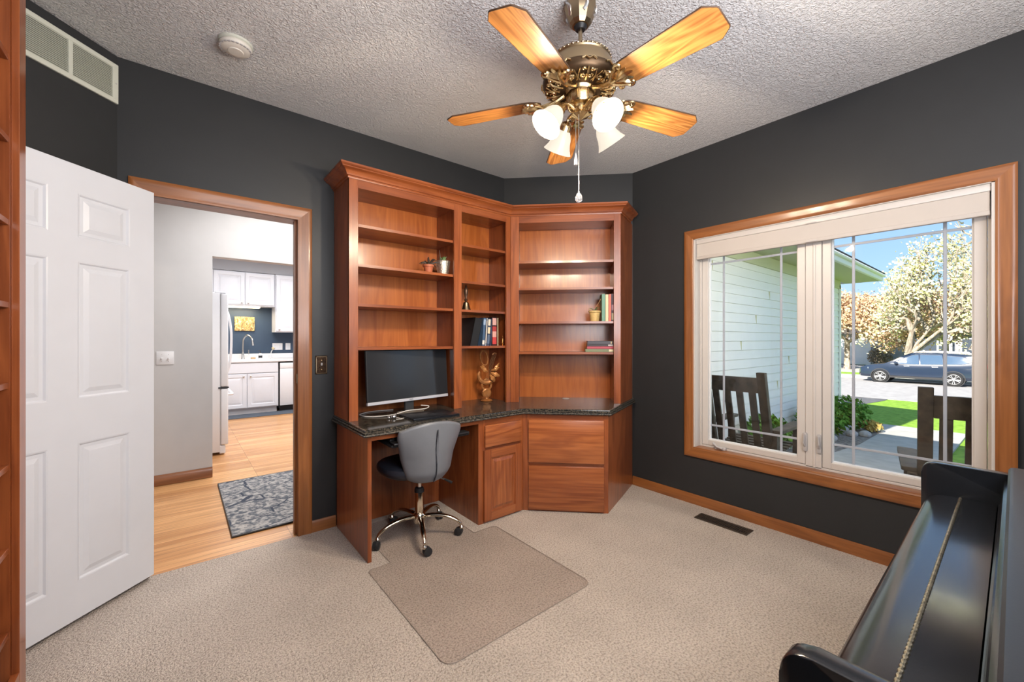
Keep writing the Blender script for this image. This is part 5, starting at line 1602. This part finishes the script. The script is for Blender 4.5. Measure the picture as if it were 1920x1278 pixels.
# rocking chairs on the porch
M_rock = pm('dark_stained_wood', (0.055, 0.043, 0.030), 0.6, bump=(60, 0.3, 0.004), var=0.5, vscale=18)
def rocking_chair(label, loc, rz, lean):
    """faces local +x, origin on the slab under the seat"""
    t = thing('rocking_chair', label, 'chair', loc, rz, 'rocking chairs on the porch')
    dxy = math.tan(lean)
    def back(z): return -0.235 - dxy * (z - 0.38)
    for s in (-1, 1):
        MB().prism([(back(0.30), 0.30), (back(0.30) + 0.055, 0.30), (back(1.145) + 0.055, 1.145), (back(1.145), 1.145)], s * 0.235 - 0.032, s * 0.235 + 0.032, 'xz', b=0.003).build('back_post', M_rock, t)
    MB().prism([(back(0.97), 0.97), (back(0.97) + 0.035, 0.97), (back(1.10) + 0.035, 1.10), (back(1.10), 1.10)], -0.203, 0.203, 'xz', b=0.003).build('top_rail', M_rock, t)
    MB().prism([(back(0.42), 0.42), (back(0.42) + 0.035, 0.42), (back(0.48) + 0.035, 0.48), (back(0.48), 0.48)], -0.203, 0.203, 'xz', b=0.003).build('lower_rail', M_rock, t)
    for k in range(4):
        y = -0.152 + k * 0.1013
        MB().prism([(back(0.46) + 0.008, 0.46), (back(0.46) + 0.028, 0.46), (back(0.99) + 0.028, 0.99), (back(0.99) + 0.008, 0.99)], y - 0.027, y + 0.027, 'xz', b=0.002).build('back_slat', M_rock, t)
    for k in range(7):
        x = -0.20 + k * 0.075
        MB().box(x, x + 0.062, -0.26, 0.26, 0.395 + 0.008 * k, 0.415 + 0.008 * k, 0.003).build('seat_slat', M_rock, t)
    for s in (-1, 1):
        MB().prism(round_poly([(-0.26, -0.045), (0.34, -0.05), (0.36, 0.05), (-0.26, 0.045)], 0.02), 0.630, 0.655, 'xy', b=0.003).build('armrest', M_rock, t).location = (0, s * 0.29, 0)
        MB().box(0.24, 0.30, s * 0.285 - 0.022, s * 0.285 + 0.022, 0.07, 0.630, 0.003).build('front_leg', M_rock, t)
        MB().box(-0.28, -0.22, s * 0.285 - 0.022, s * 0.285 + 0.022, 0.08, 0.630, 0.003).build('rear_leg', M_rock, t)
        top = []; bot = []
        for i in range(13):
            x = -0.50 + i * 0.083
            zz_ = 0.30 * (x - 0.0) ** 2
            top.append((x, zz_ + 0.075)); bot.append((x, zz_ + 0.0))
        MB().prism(top + bot[::-1], s * 0.285 - 0.02, s * 0.285 + 0.02, 'xz').build('rocker', M_rock, t)
    return t
rocking_chair('dark slatted rocking chair outside the left window sash in front of the siding', (4.13, 1.555, -0.15), 0.0, math.radians(15))
rocking_chair('dark slatted rocking chair outside the right window sash nearest the piano', (3.70, 0.145, -0.15), math.radians(9), math.radians(9))

# shrubs by the siding
M_shrub = noisecol('shrub_leaves', (0.05, 0.14, 0.02), (0.16, 0.34, 0.05), 14)
def leafy(name, c, r, n, size, m, parent=None, sc=(1, 1, 1), seed=1, world=False, core=0.0):
    rnd = random.Random(seed)
    mb = MB(); bm = mb.bm
    c = Vector(c)
    for i in range(n):
        v = Vector((rnd.gauss(0, 1), rnd.gauss(0, 1), rnd.gauss(0, 1))).normalized() * (rnd.uniform(core, 1) ** 0.4) * r
        p = c + Vector((v.x * sc[0], v.y * sc[1], v.z * sc[2]))
        a = Vector((rnd.gauss(0, 1), rnd.gauss(0, 1), rnd.gauss(0, 1))).normalized()
        b = a.orthogonal().normalized(); k = a.cross(b)
        s = size * rnd.uniform(0.6, 1.3)
        bm.faces.new([bm.verts.new(p + b * s), bm.verts.new(p + k * s * 0.45), bm.verts.new(p - b * s), bm.verts.new(p - k * s * 0.45)])
    return mb.build(name, m, parent, world, normals=False)
for i, (x, y, r, lab) in enumerate(((5.95, 2.02, 0.30, 'low green shrub at the foot of the siding behind the left rocking chair'), (8.0, 1.98, 0.36, 'bushy green shrub in the mulch bed seen at the left of the right sash'), (9.4, 2.0, 0.42, 'larger green shrub in the mulch bed near the garage corner'))):
    sh = thing('shrub', lab, 'shrub', (x, y, gz(x)), 0, 'shrubs in the mulch bed')
    leafy('foliage', (0, 0, r * 0.7), r, 900, 0.05, M_shrub, sh, (1, 1, 0.75), seed=i + 4)
    mb = MB()
    for k in range(7):
        a = k * 0.9
        mb.tube([(0, 0, 0), (0.4 * r * math.cos(a), 0.4 * r * math.sin(a), r * 0.8)], 0.008, 5)
    mb.build('stems', M_rock, sh)
yl = thing('small_yellow_plant', 'small yellowish plant at the tip of the mulch bed beside the walkway', 'plant', (9.55, 1.62, gz(9.55)), 0)
leafy('foliage', (0, 0, 0.10), 0.17, 220, 0.05, noisecol('yellow_leaves', (0.35, 0.24, 0.06), (0.6, 0.48, 0.16), 20), yl, (1.3, 1, 0.5), seed=9)
for i, (x, y) in enumerate(((7.6, 1.75), (8.5, 1.68), (9.0, 1.9), (6.7, 1.80), (8.7, 1.55))):
    st_ = MB().ball((0, 0, 0.03), 0.09, (1.2, 0.9, 0.7), 10, 7).build('landscape_stone', pm('pale_stone', (0.42, 0.39, 0.36), 0.8, var=0.2) if i == 0 else bpy.data.materials['pale_stone'])
    st_.location = (x, y, gz(x)); meta(st_, 'pale rounded stone lying in the mulch bed by the siding', 'stone', 'stones in the mulch bed')

# car parked across the street
car = thing('parked_car', 'dark blue station wagon parked at the far side of the street', 'car', (30.65, 3.295, -1.065), PI / 2)
M_car = pm('navy_car_paint', (0.012, 0.022, 0.045), 0.18, spec=0.6, coat=0.8)
M_cglass = pm('car_glass', (0.05, 0.09, 0.15), 0.06, spec=0.9)
M_clad = pm('car_cladding', (0.02, 0.02, 0.022), 0.6)
M_tyre = pm('tyre', (0.012, 0.012, 0.013), 0.8)
sts = [(-2.47, 0.50, 0.80, 0.82, 0.78), (-2.42, 0.38, 1.05, 1.20, 0.84), (-2.25, 0.32, 1.08, 1.40, 0.88), (-1.95, 0.30, 1.08, 1.565, 0.91), (-1.37, 0.30, 1.06, 1.62, 0.92), (-0.7, 0.27, 1.03, 1.655, 0.92), (-0.1, 0.27, 1.01, 1.655, 0.92), (0.25, 0.27, 1.00, 1.60, 0.92), (0.60, 0.27, 0.99, 1.42, 0.92), (0.95, 0.28, 0.98, 1.20, 0.92), (1.22, 0.28, 0.97, 1.03, 0.92), (1.6, 0.28, 0.93, 0.98, 0.91), (2.0, 0.28, 0.84, 0.90, 0.87), (2.22, 0.30, 0.70, 0.78, 0.78), (2.31, 0.36, 0.58, 0.62, 0.62)]
rs = []
for x, zl, zb, zr, w in sts:
    gh = max(0.0, (zr - zb) / 0.6)
    wr = w * (0.95 - 0.22 * min(1, gh))
    half = [(0, zl), (w * 0.90, zl), (w, zl + 0.14), (w * 1.0, zb - 0.20), (w * 0.97, zb), (w * 0.965 * (1 - gh) + wr * 1.04 * gh, zb + (zr - zb) * 0.82), (wr * 0.90, zr - 0.015), (wr * 0.45, zr), (0, zr)]
    ring = [(x, y, z) for y, z in half] + [(x, -y, z) for y, z in half[1:-1]][::-1]
    rs.append(ring)
MB().rings(rs).build('body', M_car, car, sharp=28)
# side windows follow the tumblehome
def side_y(x, z):
    for i in range(len(sts) - 1):
        if sts[i][0] <= x <= sts[i + 1][0]:
            t = (x - sts[i][0]) / (sts[i + 1][0] - sts[i][0])
            zl, zb, zr, w = [sts[i][q] + (sts[i + 1][q] - sts[i][q]) * t for q in (1, 2, 3, 4)]
            gh = max(0.0, (zr - zb) / 0.6); wr = w * (0.95 - 0.22 * min(1, gh))
            y0, z0 = w * 0.97, zb
            y1, z1 = w * 0.965 * (1 - gh) + wr * 1.04 * gh, zb + (zr - zb) * 0.82
            if z <= z0: return w
            return y0 + (y1 - y0) * min(1.2, (z - z0) / max(0.01, z1 - z0))
    return 0.9
wins = [[(0.98, 1.03), (0.62, 1.24), (0.12, 1.50), (-0.10, 1.535), (-0.14, 1.03)], [(-0.20, 1.03), (-0.16, 1.54), (-0.95, 1.53), (-1.02, 1.06)], [(-1.10, 1.07), (-1.02, 1.52), (-1.65, 1.47), (-2.02, 1.30), (-1.90, 1.16), (-1.6, 1.09)]]
for sgn in (1, -1):
    for poly in wins:
        pl = round_poly(poly, 0.03, 3)
        vs = [(x, sgn * (side_y(x, z) + 0.006), z) for x, z in pl]
        mb = MB(); vv = [mb._v(v) for v in vs]
        cen = mb._v((sum(v[0] for v in vs) / len(vs), sgn * (side_y(sum(v[0] for v in vs) / len(vs), 1.28) + 0.008), sum(v[2] for v in vs) / len(vs)))
        for i in range(len(vv)):
            mb.bm.faces.new([vv[i], vv[(i + 1) % len(vv)], cen])
        so_ = mb.build('side_window', M_cglass, car)
        MB().tube([(v[0], v[1] * 1.004, v[2]) for v in vs], 0.012, 5, closed=True).build('window_trim', M_silver, so_)
MB().rings([[(1.02, y * 0.80, 1.16 - 0.02 * abs(y)) for y in (-1, -0.5, 0, 0.5, 1)], [(0.20, y * 0.68, 1.63 - 0.03 * y * y) for y in (-1, -0.5, 0, 0.5, 1)]], cap=False).build('windscreen', M_cglass, car)
for sgn in (1, -1):
    MB().tube([(-1.9, sgn * 0.66, 1.585), (-1.8, sgn * 0.66, 1.66), (-0.9, sgn * 0.66, 1.70), (0.0, sgn * 0.66, 1.68), (0.08, sgn * 0.66, 1.64)], 0.02, 6).build('roof_rail', M_silver, car)
    MB().ball((0.72, sgn * 1.0, 1.08), 0.09, (0.9, 1.2, 0.75), 12, 8).build('wing_mirror', M_car, car)
    MB().obox((-2.30, sgn * 0.84, 1.0), (1, sgn * 0.25, 0), (0, 1, 0), (0, 0, 1), 0.20, 0.05, 0.075, 0.02).build('tail_light', pm('tail_red', (0.6, 0.03, 0.03), 0.2) if sgn == 1 else bpy.data.materials['tail_red'], car)
    MB().obox((2.02, sgn * 0.76, 0.76), (1, -sgn * 0.55, 0), (0.55 * sgn, 1, 0), (0, 0, 1), 0.20, 0.04, 0.055, 0.02).build('headlight', M_silver, car)
    MB().box(-1.0, 1.0, sgn * 0.90, sgn * 0.935, 0.28, 0.40, 0.01).build('sill_cladding', M_clad, car)
    for x in (-1.37, 1.37):
        MB().lathe([(0.40, -0.02), (0.40, 0.008), (0.36, 0.012), (0.36, -0.02)], 32, (x, sgn * 0.925, 0.36), (0, sgn, 0)).build('wheel_arch', M_clad, car)
        wh = MB().lathe([(0.20, -0.14), (0.32, -0.14), (0.343, -0.11), (0.343, 0.015), (0.325, 0.035), (0.245, 0.035), (0.235, 0.0), (0.02, 0.0)], 40, (x, sgn * 0.925, 0.345), (0, sgn, 0)).build('wheel', M_tyre, car)
        rm = MB()
        for k in range(10):
            a = 2 * PI * k / 10 + (0.12 if k % 2 else -0.12)
            dr_ = Vector((math.cos(a), 0, math.sin(a)))
            rm.tube([Vector((x, sgn * 0.95, 0.345)) + dr_ * 0.05, Vector((x, sgn * 0.958, 0.345)) + dr_ * 0.235], [0.010, 0.017], 6)
        rm.lathe([(0.06, 0.0), (0.06, 0.03), (0.03, 0.04), (0.001, 0.04)], 16, (x, sgn * 0.925, 0.345), (0, sgn, 0))
        rm.lathe([(0.236, 0.0), (0.245, 0.036), (0.236, 0.040), (0.226, 0.01)], 36, (x, sgn * 0.925, 0.345), (0, sgn, 0), cap=False)
        rm.build('wheel_rim', pm('bright_alloy', (0.5, 0.5, 0.5), 0.35, metal=0.5) if (sgn == 1 and x < 0) else bpy.data.materials['bright_alloy'], wh)
MB().tube([(-2.44, 0.5, 0.80), (-2.30, 0.90, 0.80)], 0.01, 5).build('bumper_line', M_silver, car)
for x in (-0.62, 0.42):
    MB().tube([(x, 0.925, 0.93), (x - 0.20, 0.925, 0.93)], 0.013, 6).build('door_handle', M_silver, car)

# trees
M_bark = noisecol('pale_bark', (0.20, 0.16, 0.12), (0.42, 0.37, 0.30), 10, bump=(0.6, 0.03), sc3=(1, 1, 0.3))
def tree(name, label, base, th, tr, H_, R_, seed, leafm, n, size, lean=0.0, depth=5, shift=0.0, group=None, puff=0.32, spread=1.0, low=0.35):
    t = thing(name, label, 'tree', base, 0, group)
    rnd = random.Random(seed)
    mb = MB(); tips = []
    def grow(p, d, L, r, k):
        pts = [p]; rr = [r]
        q = p; dd = d
        for i in range(3):
            dd = (dd + Vector((rnd.uniform(-1, 1), rnd.uniform(-1, 1), rnd.uniform(-0.5, 0.8))) * 0.16).normalized()
            q = q + dd * L / 3
            pts.append(q); rr.append(r * (1 - 0.14 * (i + 1)))
            if k <= 2: tips.append((q, r))
        mb.tube(pts, rr, 6 if k < 4 else 8)
        if k == 0:
            tips.append((q, r)); return
        nb = 3 if k > 1 else 2
        for j in range(nb + (1 if k == depth else 0)):
            a = 2 * PI * (j + rnd.random() * 0.6) / nb
            o = dd.orthogonal().normalized(); o2 = dd.cross(o)
            s = rnd.uniform(0.55, 1.0) * spread
            nd = (dd + (o * math.cos(a) + o2 * math.sin(a)) * s)
            nd.z = nd.z * 0.9 + 0.08
            grow(q, nd.normalized(), L * rnd.uniform(0.66, 0.86), r * rnd.uniform(0.55, 0.68), k - 1)
    trunk_top = Vector((lean, 0, th))
    mb.tube([(0, 0, -0.05), (lean * 0.3, 0, th * 0.5), trunk_top], [tr * 1.25, tr, tr * 0.92], 10)
    for j in range(5):
        a = 2 * PI * (j + 0.3 * rnd.random()) / 5
        grow(trunk_top - Vector((0, 0, 0.1 * j * th * 0.3)), Vector((math.cos(a), math.sin(a), rnd.uniform(low, 1.1))).normalized(), R_ * 0.36, tr * 0.55, depth - 1)
    zm = max(q.z for q, _ in tips); rm_ = max(math.hypot(q.x, q.y) for q, _ in tips)
    sz = H_ / zm; sx = R_ / rm_
    for v in mb.bm.verts:
        if v.co.z > th:
            f = min(1, (v.co.z - th) / th)
            v.co.z = th + (v.co.z - th) * (H_ - th) / (zm - th)
        v.co.x *= sx if v.co.z > th * 1.15 else 1
        v.co.y *= sx if v.co.z > th * 1.15 else 1
        v.co.y += shift * max(0, min(1, (v.co.z - th) / 2.0))
    mb.build('branches', M_bark, t)
    lm = MB(); bm = lm.bm
    for i in range(n):
        q, _ = rnd.choice(tips)
        z = th + (q.z - th) * (H_ - th) / (zm - th) if q.z > th else q.z
        p = Vector((q.x * sx, q.y * sx + shift * max(0, min(1, (z - th) / 2.0)), z)) + Vector((rnd.gauss(0, puff), rnd.gauss(0, puff), rnd.gauss(0, puff * 0.8)))
        a = Vector((rnd.gauss(0, 1), rnd.gauss(0, 1), rnd.gauss(0, 1))).normalized()
        b = a.orthogonal().normalized(); k = a.cross(b)
        s = size * rnd.uniform(0.6, 1.4)
        bm.faces.new([bm.verts.new(p + b * s), bm.verts.new(p + k * s * 0.7), bm.verts.new(p - b * s), bm.verts.new(p - k * s * 0.7)])
    lm.build('blossom' if 'blossom' in label else 'foliage', leafm, t, normals=False)
    return t
M_blos = noisecol('cream_blossom', (0.46, 0.46, 0.17), (0.76, 0.72, 0.48), 2.2)
M_orange = noisecol('russet_buds', (0.42, 0.26, 0.14), (0.64, 0.46, 0.31), 3)
M_mix = noisecol('mixed_buds', (0.45, 0.36, 0.22), (0.72, 0.66, 0.42), 3)
tree('blossom_tree', 'cream blossom tree with a pale forked trunk behind the parked car', (34.6, 4.10, -1.05), 1.5, 0.24, 8.6, 3.2, 11, M_blos, 6200, 0.080, spread=0.95, puff=0.26, shift=-1.2)
tree('russet_tree', 'russet budding tree behind the left side of the blossom tree', (40.5, 8.3, -1.05), 2.3, 0.18, 5.9, 4.3, 23, M_orange, 26000, 0.085, spread=1.0, puff=0.34, low=0.35)
tree('budding_tree', 'thin budding tree at the right edge of the window beyond the car', (40.5, 3.0, -1.05), 2.2, 0.17, 6.3, 5.0, 5, M_orange, 20000, 0.08, puff=0.36)
tree('bare_tree', 'nearly bare dark twigged tree reaching in at the top right of the window', (20.0, -0.9, -1.0), 2.2, 0.12, 8.6, 2.9, 31, M_mix, 500, 0.05, puff=0.15)

# house across the street
M_hgrey = pm('grey_house_siding', (0.36, 0.37, 0.39), 0.7)
M_hdark = pm('dark_entry', (0.035, 0.05, 0.075), 0.4)
ho = thing('far_house', 'grey house across the street with a white garage door and dark entry', 'house', (50, 4, -1.05))
MB().box(48.0, 56, 5.95, 14.5, -1.05, 1.75).build('garage_block', M_hgrey, ho, True)
MB().box(47.93, 48.0, 8.15, 12.9, -1.0, 1.30).build('garage_door', M_white, ho, True)
MB().box(50.5, 58, -16, 5.94, -1.05, 1.9).build('main_block', M_hgrey, ho, True)
MB().box(50.38, 50.5, 3.2, 5.9, -1.0, 1.7).build('entry_recess', M_hdark, ho, True)
MB().prism([(5.7, 1.75), (14.8, 1.75), (14.8, 1.95), (10.2, 4.0), (5.7, 1.95)], 47.5, 57, 'yz').build('garage_roof', M_shing, ho, True)
MB().prism([(49.5, 1.88), (59, 1.88), (59, 2.1), (54.2, 4.2), (49.5, 2.05)], -17, 5.9, 'xz').build('main_roof', M_shing, ho, True)
for y0, y1, z0, z1 in ((3.55, 4.25, -0.1, 1.35), (1.5, 2.9, 0.0, 1.4), (-3.5, -1.9, 0.0, 1.4)):
    w_ = MB(); 
    w_.box(50.30, 50.37, y0, y0 + 0.12, z0, z1); w_.box(50.30, 50.37, y1 - 0.12, y1, z0, z1); w_.box(50.30, 50.37, y0 + 0.12, y1 - 0.12, z0, z0 + 0.12); w_.box(50.30, 50.37, y0 + 0.12, y1 - 0.12, z1 - 0.12, z1)
    wo = w_.build('window', M_white, ho, True)
    MB().box(50.34, 50.372, y0 + 0.1, y1 - 0.1, z0 + 0.1, z1 - 0.1).build('pane', M_hdark, wo, True)
for y in (3.3, 1.1, 0.2, -1.2):
    MB().box(49.7, 49.95, y, y + 0.25, -1.05, 1.9).build('porch_column', M_white, ho, True)
MB().box(50.33, 50.37, 0.4, 1.0, -0.9, 1.2).build('front_door', M_hdark, ho, True)
fsb = thing('far_shrub', 'round brown shrub beside the far garage door', 'shrub', (46.8, 7.35, -1.05))
leafy('foliage', (0, 0, 0.85), 0.85, 1600, 0.09, noisecol('brown_shrub', (0.20, 0.15, 0.10), (0.42, 0.34, 0.24), 6), fsb, (1, 1, 1), seed=14)
MB().tube([(0, 0, 0), (0, 0, 0.9)], 0.05, 6).build('stem', M_rock, fsb)
